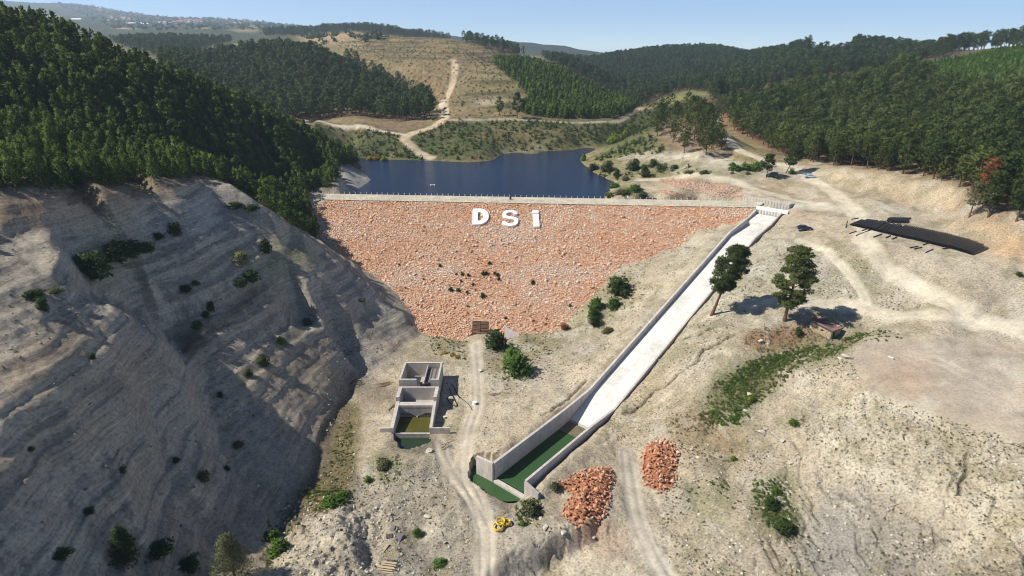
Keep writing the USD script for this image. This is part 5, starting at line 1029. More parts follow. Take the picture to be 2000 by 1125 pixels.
# ------------------------------------------------------------------ single trees, bushes and plants
r6 = np.random.default_rng(66)
def tree_at(name, label, u, v, H, spread, mat, seed, lean=(0, 0), base=.3, clumps=150, per=30, ln=.55, wd=.13, crad=1.0, limbs=16, bark=BARK, trunk_r=.02, kind="pine", flat=.5, cat="tree", group=None, gap=.12):
    p = hit(u, v); t = thing(name, label, cat, p - [0, 0, .15], 0, group)
    if kind == "pine": tr, lf = pine(seed, H, spread, base, clumps, per, ln, wd, lean, flat, crad, limbs, trunk_r=trunk_r, gap=gap)
    else: tr, lf = young(seed, H, spread, clumps, per, ln, wd)
    part(t, "trunk", tr, bark, smooth=40); v_, f_, n_ = lf.arrays(); raw_mesh(path_for("crown", t), v_, f_, mat, n_); return t
tree_at("pine_tree", "tall pine with a bare leaning trunk beside the white chute", 1390, 616, 18.5, 4.4, L_PINE, 501, lean=(.27, .04), base=.38, clumps=120, per=86, ln=.8, wd=.17, crad=1.3, limbs=26, trunk_r=.021, flat=.5, gap=.12)
tree_at("pine_tree", "tall irregular pine with tiered branches standing beside the stone hut", 1532, 626, 19.0, 5.0, L_PINE, 502, lean=(.05, 0), base=.20, clumps=120, per=86, ln=.8, wd=.17, crad=1.2, limbs=30, trunk_r=.021, flat=.42, gap=.2)
tree_at("pine_tree", "small round-headed pine beside the parked black off-road car", 1497, 346, 9.0, 2.6, L_PINE, 503, base=.35, clumps=70, per=26, ln=.7, wd=.2, limbs=8)
tree_at("pine_tree", "bushy pine leaning to the right over the dirt road near the cars", 1535, 338, 11.0, 3.2, L_PINE, 504, lean=(.32, .05), base=.30, clumps=80, per=26, ln=.8, wd=.22, limbs=8)
tree_at("pine_tree", "pine with a dead reddish crown at the right-hand forest edge", 1912, 400, 14.0, 2.6, L_RUST, 505, base=.4, clumps=60, per=20, ln=.8, wd=.13, limbs=14, gap=.25)
tree_at("pine_tree", "thin yellowish pine in front of the dead reddish pine at the right", 1893, 424, 10.5, 2.5, L_HERB, 506, base=.35, clumps=50, per=22, ln=.8, wd=.14, limbs=10)
tree_at("pine_tree", "dark green pine standing right of the dead reddish pine", 1930, 424, 13.0, 3.0, L_PINE, 507, base=.25, clumps=80, per=28, ln=.8, wd=.2)
tree_at("pine_tree", "dark green pine at the right edge of the picture above the pipe stack", 1985, 432, 13.0, 3.2, L_PINE, 508, base=.25, clumps=80, per=28, ln=.8, wd=.2)
tree_at("pine_tree", "broad dark pine on the shore road at the foot of the plantation", 1010, 231, 16.0, 4.2, L_PINE, 509, base=.25, clumps=60, per=16, ln=1.1, wd=.35)
tree_at("pine_tree", "smaller pine left of the broad dark pine on the shore road", 976, 226, 12.0, 2.8, L_PINE, 510, base=.2, clumps=46, per=14, ln=1.1, wd=.33)
tree_at("young_pine_tree", "dense dark cone-shaped tree at the bottom left on the shaded slope", 250, 1098, 6.4, 2.2, L_DARK, 511, clumps=90, per=44, ln=.34, wd=.10, kind="young")
tree_at("young_pine_tree", "thin olive green young pine at the bottom left beside the valley floor", 459, 1128, 9.0, 2.7, L_HERB, 512, clumps=110, per=40, ln=.42, wd=.075, kind="young")
BUSH = {k: class_model(f"round_bush_model_{k}", *bush(600 + k, 2.0, 2.0, 26, 34, .26, .12), m_, GREYBARK, "stem", "foliage") for k, m_ in (("green", L_BUSH), ("dark", L_DARK), ("lime", L_LIME), ("rust", L_RUST), ("gold", L_GOLD), ("herb", L_HERB))} if False else {}
for i, (k, m_) in enumerate((("green", L_BUSH), ("dark", L_DARK), ("lime", L_LIME), ("rusty", L_RUST), ("golden", L_GOLD), ("olive", L_HERB))):
    BUSH[k] = class_model(f"{k}_bush_model", *bush(600 + i, 2.0, 2.0, 26, 34, .26, .12), m_, GREYBARK, "stem", "foliage")
def shrub(k, u, v, w, h, label, group=None, name="bush", cat="bush", on_dam=False):
    """w, h: how wide and tall it stands, in hundredths of the picture's 2000 columns x 100"""
    p = D(u, v) + [0, 0, -.1] if on_dam else hit(u, v); d = pix(p)[2]; W = w / FPX * d; Hh = h / FPX * d * .92
    return copy_of(BUSH[k], name, label, cat, p - [0, 0, .08], r6.uniform(0, 6.28), (W / 2, W / 2, Hh / 2), group)
shrub("dark", 968, 680, 42, 48, "dark green bush close to the timber headwall at the dam toe")
shrub("green", 1012, 730, 56, 62, "largest bright green bush below the dam toe")
shrub("green", 1000, 706, 40, 44, "bright green bush growing behind the largest one below the dam toe")
shrub("dark", 1210, 573, 50, 44, "large round dark green bush at the right edge of the dam face")
shrub("green", 1164, 602, 34, 30, "topmost bush of the dark green clump right of the dam toe")
shrub("dark", 1159, 620, 25, 28, "middle bush of the dark green clump right of the dam toe")
shrub("dark", 1161, 634, 24, 24, "lowest bush of the dark green clump right of the dam toe")
shrub("green", 1199, 598, 32, 22, "low bright bush right of the dark green clump by the dam")
shrub("olive", 1187, 651, 22, 20, "small lone bush on the bare slope between dam and chute")
shrub("rusty", 1102, 642, 20, 15, "small rust-red bush at the right end of the dam toe")
for x_, y_, s_ in ((730, 617, 15), (853, 665, 17), (885, 670, 15), (845, 702, 13), (787, 752, 21), (830, 756, 20), (878, 764, 14), (910, 722, 14), (965, 786, 24), (1000, 606, 16), (966, 664, 20), (985, 660, 17), (1048, 670, 18), (1052, 694, 16), (1030, 660, 15), (1240, 712, 20), (818, 662, 12), (925, 747, 10), (505, 610, 12), (538, 738, 12), (1444, 836, 14), (640, 690, 11), (880, 838, 12), (1090, 905, 14), (905, 540, 10), (820, 540, 10)):
    shrub("olive" if s_ < 13 else "dark", 600 + x_ / 2.8125, 300 + y_ / 2.8125, s_ / 2.2, s_ / 2.1, "small green shrub growing between the stones of the dam face", "shrubs on the dam face", on_dam=True)
CUTL = "shrub rooted on a ledge of the shaded rock cut"
for k, u, v, w, h, lab in (("dark", 187, 540, 72, 62, "largest dark bush on the ledge of the shaded left cut"), ("dark", 232, 506, 60, 44, "dark bush behind the largest bush on the left cut"), ("dark", 262, 494, 44, 32, None), ("dark", 290, 492, 26, 26, None), ("dark", 342, 458, 28, 30, None), ("dark", 309, 466, 22, 15, None),
    ("olive", 470, 512, 36, 32, "olive bush on the grassy bench of the left cut"), ("dark", 520, 492, 22, 34, None), ("dark", 490, 548, 34, 24, None), ("dark", 470, 558, 30, 20, None), ("dark", 365, 568, 26, 16, None), ("olive", 383, 556, 16, 14, None), ("dark", 412, 606, 16, 24, None), ("dark", 402, 618, 16, 14, None), ("dark", 385, 640, 22, 18, None),
    ("green", 550, 670, 20, 18, None), ("dark", 486, 735, 17, 20, None), ("dark", 515, 714, 24, 28, None), ("olive", 603, 632, 24, 16, None), ("olive", 706, 590, 16, 11, None), ("dark", 460, 405, 34, 14, None), ("dark", 492, 410, 30, 14, None), ("dark", 70, 580, 40, 20, None), ("dark", 85, 606, 22, 34, None), ("olive", 110, 570, 26, 14, None),
    ("dark", 430, 775, 12, 14, None), ("dark", 345, 902, 14, 14, None), ("olive", 398, 942, 26, 40, "tall olive shrub low on the shaded left slope"), ("dark", 443, 918, 14, 14, None), ("olive", 466, 872, 24, 18, None), ("dark", 176, 1000, 22, 14, None), ("dark", 120, 1085, 40, 18, None), ("dark", 310, 1080, 60, 20, None), ("dark", 370, 1105, 50, 22, None), ("olive", 240, 920, 20, 14, None), ("dark", 60, 880, 16, 10, None), ("dark", 180, 700, 14, 14, None)):
    shrub(k, u, v, w, h, lab or CUTL, None if lab else "shrubs on the left cut", "bush" if lab else "shrub", "bush" if lab else "shrub")
for k, u, v, w, h, lab in (("green", 545, 1075, 46, 32, "bright green bush in the ditch at the foot of the left cut"), ("green", 530, 1050, 34, 24, "bright green bush above the ditch bush at the foot of the left cut"), ("green", 650, 985, 48, 20, "low green bush strip at the top of the grey spoil mound"), ("green", 668, 972, 30, 18, "small green bush beside the stream bed left of the outlet"), ("olive", 750, 912, 34, 24, "low olive bush on the bank left of the small pool"), ("green", 720, 940, 18, 16, "small green bush left of the valley track"), ("green", 860, 1105, 34, 18, "low green bush beside the track at the bottom edge"), ("green", 815, 1045, 20, 26, "green bush in the little ditch right of the wooden panels"),
    ("olive", 1035, 1000, 44, 38, "olive reeds at the outer end of the spillway basin"), ("olive", 1085, 955, 26, 24, "olive tuft between the basin wall and the larger rock pile"), ("green", 1022, 1025, 16, 12, "small green plant below the reeds by the green pool"), ("dark", 1508, 990, 30, 26, "dark green bush in the hollow at the lower right"), ("green", 1515, 962, 22, 18, "green bush at the top of the lower right hollow"), ("dark", 1530, 1035, 40, 28, "lowest dark bush of the lower right hollow"), ("lime", 1466, 782, 20, 14, "yellow-green bush in the middle of the gully"), ("green", 1550, 828, 22, 14, "small green bush on the pale slope right of the gully"), ("dark", 1560, 655, 16, 22, "dark bush against the left wall of the stone hut"), ("lime", 1432, 898, 14, 10, "small yellow-green plant below the gully"), ("dark", 1990, 538, 14, 10, "small dark bush at the right edge beside the dirt road")):
    shrub(k, u, v, w, h, lab)
for x_, y_ in ((868, 690), (884, 694), (893, 697)): shrub("golden", x_, y_, 12, 6, "yellow flowering low plant between the outlet structure and the dam toe", "yellow plants at the dam toe", "flowering_plant", "plant")
for k, u, v, w, h, lab in (("lime", 690, 310, 20, 20, "yellow-green bush at the left shore of the lake"), ("lime", 683, 290, 14, 12, "smaller yellow-green bush behind the one at the left lake shore"), ("golden", 722, 313, 14, 12, "orange-yellow bush standing in the shallow water at the left shore"), ("golden", 734, 313, 14, 12, "second orange-yellow bush in the shallows of the left shore"), ("lime", 750, 315, 16, 11, "lime bush at the water's edge right of the orange ones"),
    ("olive", 797, 336, 11, 16, "lone drowned shrub standing in the lake near the dam"), ("rusty", 1093, 347, 11, 12, "thin reddish drowned shrub in the middle of the lake"), ("rusty", 1128, 332, 16, 7, "red debris bush in the water near the right shore"), ("rusty", 1118, 326, 10, 6, "small red drowned bush left of the right shore"), ("lime", 1199, 280, 22, 22, "bright lime tree at the mouth of the lake's upper arm"), ("green", 1140, 314, 10, 22, "slender green bush on the point of the right shore"), ("lime", 1222, 264, 14, 14, "smaller lime bush uphill of the bright lime tree")):
    shrub(k, u, v, w, h, lab)
LK = "dark bush in the thicket along the right shore of the lake"
for k, u, v, w, h in (("dark", 1160, 332, 22, 16), ("dark", 1186, 335, 26, 26), ("dark", 1205, 345, 14, 18), ("dark", 1237, 333, 26, 28), ("dark", 1260, 345, 20, 30), ("dark", 1277, 322, 18, 14), ("dark", 1288, 330, 14, 14), ("olive", 1222, 352, 18, 12), ("green", 1240, 372, 34, 16), ("olive", 1215, 380, 30, 16), ("dark", 1255, 385, 22, 10), ("olive", 1190, 384, 22, 12), ("dark", 1320, 330, 10, 10), ("olive", 1345, 338, 20, 9), ("olive", 1375, 338, 20, 9), ("green", 1200, 366, 24, 14)):
    shrub(k, u, v, w, h, LK, "bushes along the right lake shore")
for u, v, w, h in ((1436, 332, 24, 14), (1455, 330, 24, 18), (1474, 330, 26, 18), (1486, 325, 18, 14), (1430, 325, 14, 12)): shrub("green", u, v, w, h, "bright green bush of the hedge left of the parked black car", "bright bushes by the parked black car")
shrub("green", 1546, 340, 14, 16, "light green bush at the foot of the leaning roadside pine")
# brambles of the gully, herbs and dry tufts
def tufts(name, label, cat, polys, n, protos, s0, s1, y0=30, y1=300, seed=1, up=0.0):
    r = np.random.default_rng(seed); out_ = []
    for poly, k in polys:
        b = in_poly(poly, UU, VV) & (YY > y0) & (YY < y1)
        if not b.any(): continue
        ii = np.flatnonzero(b.ravel()); w_ = (YY ** 2).ravel()[ii]; ii = r.choice(ii, k, p=w_ / w_.sum())
        out_.append(np.stack([XX.ravel()[ii], YY.ravel()[ii], ZZ.ravel()[ii]], 1) + np.c_[r.uniform(-.4, .4, (k, 2)), np.zeros(k)])
    p = np.vstack(out_); p[:, 2] = hz(p[:, 0], p[:, 1]) - .03
    rd = np.min([cKDTree(r_).query(p[:, :2])[0] for r_ in ROAD_XY], 0); so = (p[:, :2] - SA) @ SN; sl_ = (p[:, :2] - SA) @ SD
    ok = (rd > 2.6) & ~((so > -.8) & (so < SW + .8) & (sl_ > S0 - 1) & (sl_ < SLEN + 28)) & ~((p[:, 0] > -27.6) & (p[:, 0] < -17) & (p[:, 1] > 107.5) & (p[:, 1] < 131.5)) & (p[:, 2] > .35) & (dam_z(p[:, 0], p[:, 1]) < p[:, 2] + .15)
    cl = fbm2(p[:, 0], p[:, 1], 7, 3, 33 + seed); ok &= (cl + r.normal(0, .10, len(p)) > up)
    p = p[ok]; m = len(p)
    scatter(name, label, cat, protos, p, r.uniform(s0, s1, m), r.uniform(0, 6.28, m), r.integers(0, len(protos), m))
HERB = [proto_bush(30 + k, 1.0, .6, L_HERB, 5, 8, .26, .07) for k in range(2)]; DRYT = [proto_bush(33 + k, 1.0, .55, L_DRY, 4, 9, .34, .06) for k in range(2)]; BRAM = [proto_bush(36 + k, 1.2, .6, L_BRAM, 8, 12, .22, .08) for k in range(2)]
tufts("bramble_thicket", "bright green brambles filling the gully below the stone hut", "bramble", [(GULLY, 1300), ([(1640, 668), (1700, 640), (1690, 655), (1560, 690), (1480, 745), (1440, 830), (1385, 828), (1400, 760), (1470, 705)], 1300)], 0, BRAM, .3, 1.0, 60, 200, 2, .02)
tufts("weeds", "green weeds in the lower right hollow", "weeds", [([(1470, 940), (1530, 930), (1560, 1020), (1565, 1055), (1500, 1030), (1470, 980)], 420), ([(1340, 955), (1420, 930), (1440, 990), (1380, 1030), (1330, 1000)], 160), ([(700, 900), (780, 890), (785, 935), (735, 945)], 110), ([(520, 1020), (580, 1010), (600, 1050), (560, 1110), (510, 1120)], 260), ([(590, 960), (690, 950), (690, 985), (610, 1000)], 260), ([(600, 960), (650, 880), (668, 820), (690, 830), (690, 930), (640, 990)], 200), ([(1005, 985), (1060, 965), (1060, 1010), (1015, 1030)], 200), ([(1100, 600), (1240, 500), (1260, 590), (1150, 640)], 200), ([(945, 655), (1090, 645), (1120, 655), (1010, 745), (940, 740)], 420), ([(830, 655), (930, 670), (930, 705), (850, 700)], 200), ([(1660, 640), (1720, 630), (1760, 660), (1690, 670)], 120)], 0, BRAM + HERB, .3, .85, 30, 200, 3, -.06)
BARE = [([(900, 700), (1100, 640), (1250, 500), (1420, 430), (1300, 560), (1130, 760), (960, 890), (900, 860)], 1900), ([(1180, 800), (1430, 490), (1500, 420), (1560, 470), (1480, 590), (1300, 820), (1220, 900)], 1900), ([(1540, 450), (1980, 640), (1500, 585)], 1300), ([(1560, 780), (1690, 765), (2100, 900), (2100, 1120), (1700, 925), (1560, 850)], 1500), ([(1300, 860), (1650, 900), (1760, 965), (2100, 1130), (2100, 1200), (1280, 1200)], 2600), ([(560, 960), (900, 880), (960, 1000), (1250, 1060), (1250, 1180), (530, 1180)], 1500), ([(640, 660), (800, 690), (700, 760), (690, 940), (620, 940)], 350), ([(0, 480), (440, 400), (620, 500), (760, 660), (560, 980), (0, 1100)], 900), ([(1520, 690), (1650, 690), (1690, 760), (1560, 790)], 350), ([(1300, 300), (1560, 340), (1660, 400), (1500, 395), (1280, 345)], 500)]
tufts("dry_weeds", "brownish dry weeds around the green gully", "weeds", [(GULLY, 900), ([(1300, 810), (1360, 800), (1420, 840), (1470, 850), (1440, 900), (1370, 900), (1310, 860)], 400), ([(1480, 640), (1570, 640), (1640, 660), (1560, 690), (1480, 690), (1450, 665)], 350)], 0, DRYT, .4, 1.0, 60, 200, 6, -.08)
tufts("dry_grass", "sparse dry grass tufts over the bare stony ground", "grass", BARE, 0, DRYT + HERB, .22, .72, 30, 300, 4, -.05)
# loose stones
def strew(name, label, polys, s0, s1, seed, mat, y0=30, y1=300):
    r = np.random.default_rng(seed); out_ = []
    for poly, k in polys:
        b = in_poly(poly, UU, VV) & (YY > y0) & (YY < y1); ii = np.flatnonzero(b.ravel())
        if not len(ii): continue
        w_ = (YY ** 2).ravel()[ii]; ii = r.choice(ii, k, p=w_ / w_.sum()); out_.append(np.stack([XX.ravel()[ii], YY.ravel()[ii]], 1) + r.uniform(-.4, .4, (k, 2)))
    p = np.vstack(out_); z = hz(p[:, 0], p[:, 1]); so = (p - SA) @ SN; sl_ = (p - SA) @ SD
    ok = (np.min([cKDTree(r_).query(p)[0] for r_ in ROAD_XY], 0) > 1.8) & ~((so > -.8) & (so < SW + .8) & (sl_ > S0 - 1) & (sl_ < SLEN + 28)) & ~((p[:, 0] > -27.6) & (p[:, 0] < -17) & (p[:, 1] > 107.5) & (p[:, 1] < 131.5)) & (z > .3) & (dam_z(p[:, 0], p[:, 1]) < z + .15)
    p = np.c_[p, z][ok]; s = s0 + (s1 - s0) * r.uniform(size=len(p)) ** 5
    stones_stuff(name, None, label, "stones", p + np.c_[np.zeros((len(p), 2)), s * .08], s, mat, seed + 100, tilt=.3)
strew("loose_stones", "pale loose stones strewn over the bare ground", [(p_, int(k_ * .95)) for p_, k_ in BARE] + [([(540, 980), (740, 970), (740, 1130), (540, 1130)], 1500), ([(740, 930), (860, 900), (930, 1000), (900, 1120), (720, 1120)], 900)], .12, .75, 9, S_PALE)
SLAB = [(835, 1010, 16), (862, 1043, 13), (846, 1038, 12), (800, 1003, 9), (838, 882, 16), (1172, 1015, 10), (1100, 1040, 14), (1160, 1050, 9), (1065, 1030, 16), (1078, 1012, 12), (1058, 1012, 11), (1740, 700, 14), (1655, 700, 24), (1640, 700, 12), (1495, 838, 14), (1510, 848, 12), (1488, 846, 20), (1530, 862, 12), (1560, 894, 9), (1690, 918, 12), (1706, 934, 9), (1660, 905, 10), (1720, 945, 9), (1780, 962, 12), (1850, 990, 12), (1462, 770, 14), (1455, 802, 9), (1352, 878, 10), (1365, 895, 12), (1330, 965, 8), (1262, 1028, 6), (560, 1050, 9), (660, 1075, 8), (640, 1100, 10), (690, 1015, 8), (760, 1005, 9), (505, 1110, 12), (330, 1062, 14), (345, 1110, 12), (183, 1022, 10), (1545, 905, 11), (1485, 665, 12), (1500, 672, 9), (940, 724, 14), (912, 716, 8)]
for i, (u, v, w) in enumerate(SLAB):
    p = hit(u, v); d = pix(p)[2]; s = w / FPX * d
    m = rock_mesh(700 + i, .38, 13); m.apply_scale(s * 1.15); m.apply_transform(trimesh.transformations.rotation_matrix(r6.uniform(0, 6.28), [0, 0, 1])); m.apply_translation(p + [0, 0, s * .1])
    side = "left of the valley track" if u < 935 else ("between the rock piles and the track" if u < 1300 else "on the pale slope at the right")
    single("boulder", m, S_PALE, f"pale flat stone lying {side}", "stone", "pale flat stones " + side)

# ------------------------------------------------------------------ stone hut
hp = hit(1621, 663); hc = np.array([hp[0] + 1.9, hp[1] + 1.6]); hzv = float(hz(*hc)) - .2
hut = thing("stone_hut", "small stone hut with a sagging brown tiled roof", "hut", (hp[0], hp[1], hp[2] - .1), math.radians(36))
STONEW = usdkit.material(stage, "/World/Looks/rubble_wall", {"t": ("texture_coordinate", {}), "v": ("voronoi_texture", {"scale": 3.2, "feature": "f1"}), "e": ("voronoi_texture", {"scale": 3.2, "feature": "distance_to_edge"}), "r": ("rgb_ramp", {"ramp": [(0, (.30, .23, .14)), (.5, (.42, .33, .21)), (1, (.48, .39, .27))]}),
    "r2": ("rgb_ramp", {"ramp": [(0, (.45, .42, .38)), (.09, (1, 1, 1))]}), "m": ("mix", {"mix_type": "multiply", "fac": 1.0}), "b": ("bump", {"strength": 1.0, "distance": .05}), "s": ("separate_color", {}), "p": ("principled_bsdf", {"roughness": .95})},
    [("t.object", "v.vector"), ("t.object", "e.vector"), ("v.color", "s.color"), ("s.r", "r.fac"), ("e.distance", "r2.fac"), ("r.color", "m.color1"), ("r2.color", "m.color2"), ("m.color", "p.base_color"), ("e.distance", "b.height"), ("b.normal", "p.normal")], surface="p.BSDF")
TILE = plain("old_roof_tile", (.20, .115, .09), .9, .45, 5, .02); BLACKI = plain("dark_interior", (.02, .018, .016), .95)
# local axes: origin at the near corner; -x along the gable side wall (5 m, window), +x towards the open front side
hl, hw_, hh, hb = 5.2, 4.6, 2.5, 3.2
def hprism(pts, y0, y1): return trimesh.convex.convex_hull([(x, y, z) for y in (y0, y1) for x, z in pts])
# side wall with window lies along y (depth), front along x
part(hut, "wall", cat_([box(0, .4, 0, 1.9, -.8, 2.35), box(0, .4, 2.5, hl, 0, 2.6), box(0, .4, 1.9, 2.5, 0, 1.3), box(0, .4, 1.9, 2.5, 1.8, 2.5)]), STONEW)
part(hut, "wall", cat_([box(.41, .9, 0, .4, -.8, 2.3), box(2.3, hw_, 0, .4, -.8, 1.9), box(.91, 2.29, 0, .4, 1.85, 2.15)]), STONEW)
part(hut, "wall", box(hw_ - .4, hw_, .41, hl, 0, 2.2), STONEW); part(hut, "wall", box(.41, hw_ - .41, hl - .4, hl, 0, 2.9), STONEW)
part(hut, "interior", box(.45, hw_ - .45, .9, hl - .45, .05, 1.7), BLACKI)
part(hut, "lintel", box(.8, 2.5, -.06, .06, 1.85, 2.05), WOOD)
part(hut, "lintel", box(-.05, .06, 1.8, 2.6, 1.8, 1.92), WOOD)
rz_ = lambda x, y: 2.42 + .14 * y - .11 * x - .12 * math.sin(math.pi * min(max(x / hw_, 0), 1)) * math.sin(math.pi * min(max(y / hl, 0), 1)) * 1.6
tiles = []
for i in range(20):
    for j in range(18):
        x, y = -.3 + i * .265, -.35 + j * .33; 
        if r6.uniform() < .035: continue
        z = rz_(x, y) + r6.normal(0, .02); b_ = trimesh.convex.convex_hull([(x + a, y + c, rz_(x + a, y + c) + o + (z - rz_(x, y))) for a, c in ((0, 0), (.25, 0), (0, .38), (.25, .38)) for o in (.06, .0)] + [(x + .125, y, z + .12), (x + .125, y + .38, rz_(x + .12, y + .38) + .11)]); tiles.append(b_)
v_ = [(x, y, rz_(x, y) + o) for o in (-.14, .03) for x in (-.32, 0.8, 2.3, 3.6, hw_ + .35) for y in (-.38, 1.2, 2.6, 4.0, hl + .3)]
part(hut, "roof_deck", trimesh.convex.convex_hull(v_), DARKW); part(hut, "tile", cat_(tiles), TILE, kind="stuff")
for k in range(5): part(hut, "rafter", tube([(.3 + k, -.5, rz_(.3 + k, -.5) - .12), (.3 + k, .4, rz_(.3 + k, .4) - .12)], .06, 5), WOOD)

# ------------------------------------------------------------------ cars
RUBBER = plain("tyre_rubber", (.015, .015, .016), .85); RIM = plain("wheel_rim", (.45, .45, .47), .35, metal=.8); GLASSD = plain("car_glass", (.012, .016, .022), .08, spec=.8); LAMP = plain("lamp_glass", (.75, .75, .72), .15); TAIL = plain("tail_lamp", (.35, .02, .02), .2)
def car(u, v, heading, paint_m, label, suv=False):
    p = hit(u, v); t = thing("parked_car", label, "car", p + [0, 0, .0], heading)
    Hh = 1.72 if suv else 1.44; L_, W_ = (4.6, 1.86) if suv else (4.4, 1.76)
    low = [(-L_ / 2, .42), (-L_ / 2 + .05, .30), (L_ / 2 - .1, .30), (L_ / 2, .45), (L_ / 2 - .05, .72), (L_ / 2 - .95, .95 if not suv else 1.05), (-L_ / 2 + .35, .98 if not suv else 1.1), (-L_ / 2 + .02, .85)]
    cab = [(L_ / 2 - 1.15, .93), (L_ / 2 - 1.85, Hh - .05), (L_ / 2 - 2.1, Hh), (-L_ / 2 + (1.0 if not suv else .45), Hh), (-L_ / 2 + (.35 if not suv else .12), 1.0)]
    def slab(pts, w0, w1, zs): return trimesh.convex.convex_hull([(x, s_ * (w0 if z < zs else w1) / 2, z) for x, z in pts for s_ in (-1, 1)])
    part(t, "body", slab(low, W_, W_ - .14, .8), paint_m, smooth=25); part(t, "cabin", slab(cab, W_ - .16, W_ - .46, 1.2), paint_m, smooth=25)
    g = lambda pts, w: trimesh.convex.convex_hull([(x, s_ * w_ / 2, z) for x, z, w_ in pts for s_ in (-1, 1)])
    part(t, "windscreen", g([(L_ / 2 - 1.20, .98, W_ - .22), (L_ / 2 - 1.82, Hh - .09, W_ - .5), (L_ / 2 - 1.14, .98, W_ - .22), (L_ / 2 - 1.77, Hh - .08, W_ - .5)], 0), GLASSD)
    xr0, xr1 = (-L_ / 2 + .40, -L_ / 2 + .98) if not suv else (-L_ / 2 + .14, -L_ / 2 + .42)
    part(t, "rear_window", g([(xr0, 1.05, W_ - .25), (xr1, Hh - .08, W_ - .5), (xr0 - .05, 1.05, W_ - .25), (xr1 - .05, Hh - .07, W_ - .5)], 0), GLASSD)
    for s_ in (-1, 1):
        for xa, xb, xc, xd in ((L_ / 2 - 1.32, L_ / 2 - 1.92, .02, .02), (-.04, -.04, -L_ / 2 + (.75 if not suv else .4), -L_ / 2 + (1.1 if not suv else .6))):
            part(t, "side_window", trimesh.convex.convex_hull([(x, s_ * (w_ / 2 + o), z) for x, z, w_ in ((xa, 1.0, W_ - .17), (xb, Hh - .12, W_ - .42), (xc, 1.0, W_ - .17), (xd, Hh - .12, W_ - .42)) for o in (.0, .015)]), GLASSD)
        for x in (L_ / 2 - .85, -L_ / 2 + .85):
            w = trimesh.creation.cylinder(.33, .22, sections=18); w.apply_transform(trimesh.transformations.rotation_matrix(math.pi / 2, [1, 0, 0])); w.apply_translation([x, s_ * (W_ / 2 - .08), .33]); wp = part(t, "wheel", w, RUBBER)
            h = trimesh.creation.cylinder(.2, .02, sections=12); h.apply_transform(trimesh.transformations.rotation_matrix(math.pi / 2, [1, 0, 0])); h.apply_translation([x, s_ * (W_ / 2 + .04), .33]); part(wp, "rim", h, RIM)
        part(t, "headlight", box(L_ / 2 - .12, L_ / 2 - .01, s_ * .62 - .2, s_ * .62 + .2, .58, .72), LAMP); part(t, "tail_light", box(-L_ / 2 - .01, -L_ / 2 + .06, s_ * .66 - .13, s_ * .66 + .13, .66, .84), TAIL)
        part(t, "mirror", box(L_ / 2 - 1.5, L_ / 2 - 1.35, s_ * (W_ / 2 - .02) - .09, s_ * (W_ / 2 - .02) + .09, .98, 1.12), paint_m)
    part(t, "number_plate", box(-L_ / 2 - .012, -L_ / 2 + .0, -.26, .26, .52, .64), LAMP)
car(1571, 449, math.radians(-8), plain("black_blue_paint", (.010, .012, .022), .18, spec=.6), "dark blue car parked alone on the pale ground right of the chute")
car(1508, 345, math.radians(155), plain("black_paint", (.012, .012, .014), .2, spec=.6), "black off-road car parked under the small round-headed pine", True)
car(1582, 347, math.radians(-12), plain("silver_blue_paint", (.42, .50, .62), .25, spec=.6), "light silver-blue car parked on the dirt road by the quarry")

# ------------------------------------------------------------------ pipes
BLACKP = plain("black_plastic", (.026, .026, .031), .36, .3, 2, spec=.4)
def pipe(a, b, r_, label, group):
    d = np.asarray(b, float) - a; L_ = np.linalg.norm(d); d /= L_; s = np.cross(d, [0, 0, 1.0]); s /= np.linalg.norm(s); u_ = np.cross(s, d); n = 12
    an_ = np.arange(n) * 2 * np.pi / n; ring = lambda c, rr: c + rr * (np.cos(an_)[:, None] * s + np.sin(an_)[:, None] * u_)
    v = np.vstack([ring(a, r_), ring(np.asarray(b, float), r_), ring(a, r_ * .86), ring(np.asarray(b, float), r_ * .86), ring(a + d * .8, r_ * .86), ring(np.asarray(b) - d * .8, r_ * .86)]); k = np.arange(n); kk = (k + 1) % n
    q_ = lambda A, B, rev=False: np.stack([A * n + k, A * n + kk, B * n + kk, B * n + k], 1)[:, ::-1 if rev else 1]
    f = np.vstack([q_(0, 1, True), q_(0, 2), q_(1, 3, True), q_(2, 4), q_(3, 5, True)])
    c1 = len(v); v = np.vstack([v, a + d * .8, np.asarray(b) - d * .8]); tri = np.vstack([np.stack([4 * n + k, 4 * n + kk, np.full(n, c1)], 1), np.stack([5 * n + kk, 5 * n + k, np.full(n, c1 + 1)], 1)])
    m = trimesh.Trimesh(v, np.vstack([f[:, [0, 1, 2]], f[:, [0, 2, 3]], tri]), process=False)
    single("pipe", m, BLACKP, label, "pipe", group, smooth=35)
PB = np.array([atz(u, v, 30)[:2] for u, v in ((1661, 439), (1715, 452), (1769, 465), (1817, 475.5), (1856, 485), (1900, 497.5))]); PT_ = np.array([atz(u, v, 30)[:2] for u, v in ((1684, 430), (1735, 436), (1797, 448.5), (1848, 459), (1886, 470), (1930, 484.5))])
seg = np.r_[0, np.cumsum(np.linalg.norm(np.diff(PB, axis=0), axis=1))]; RL = seg[-1]; PD = .40; npipe = int(RL / (PD + .09))
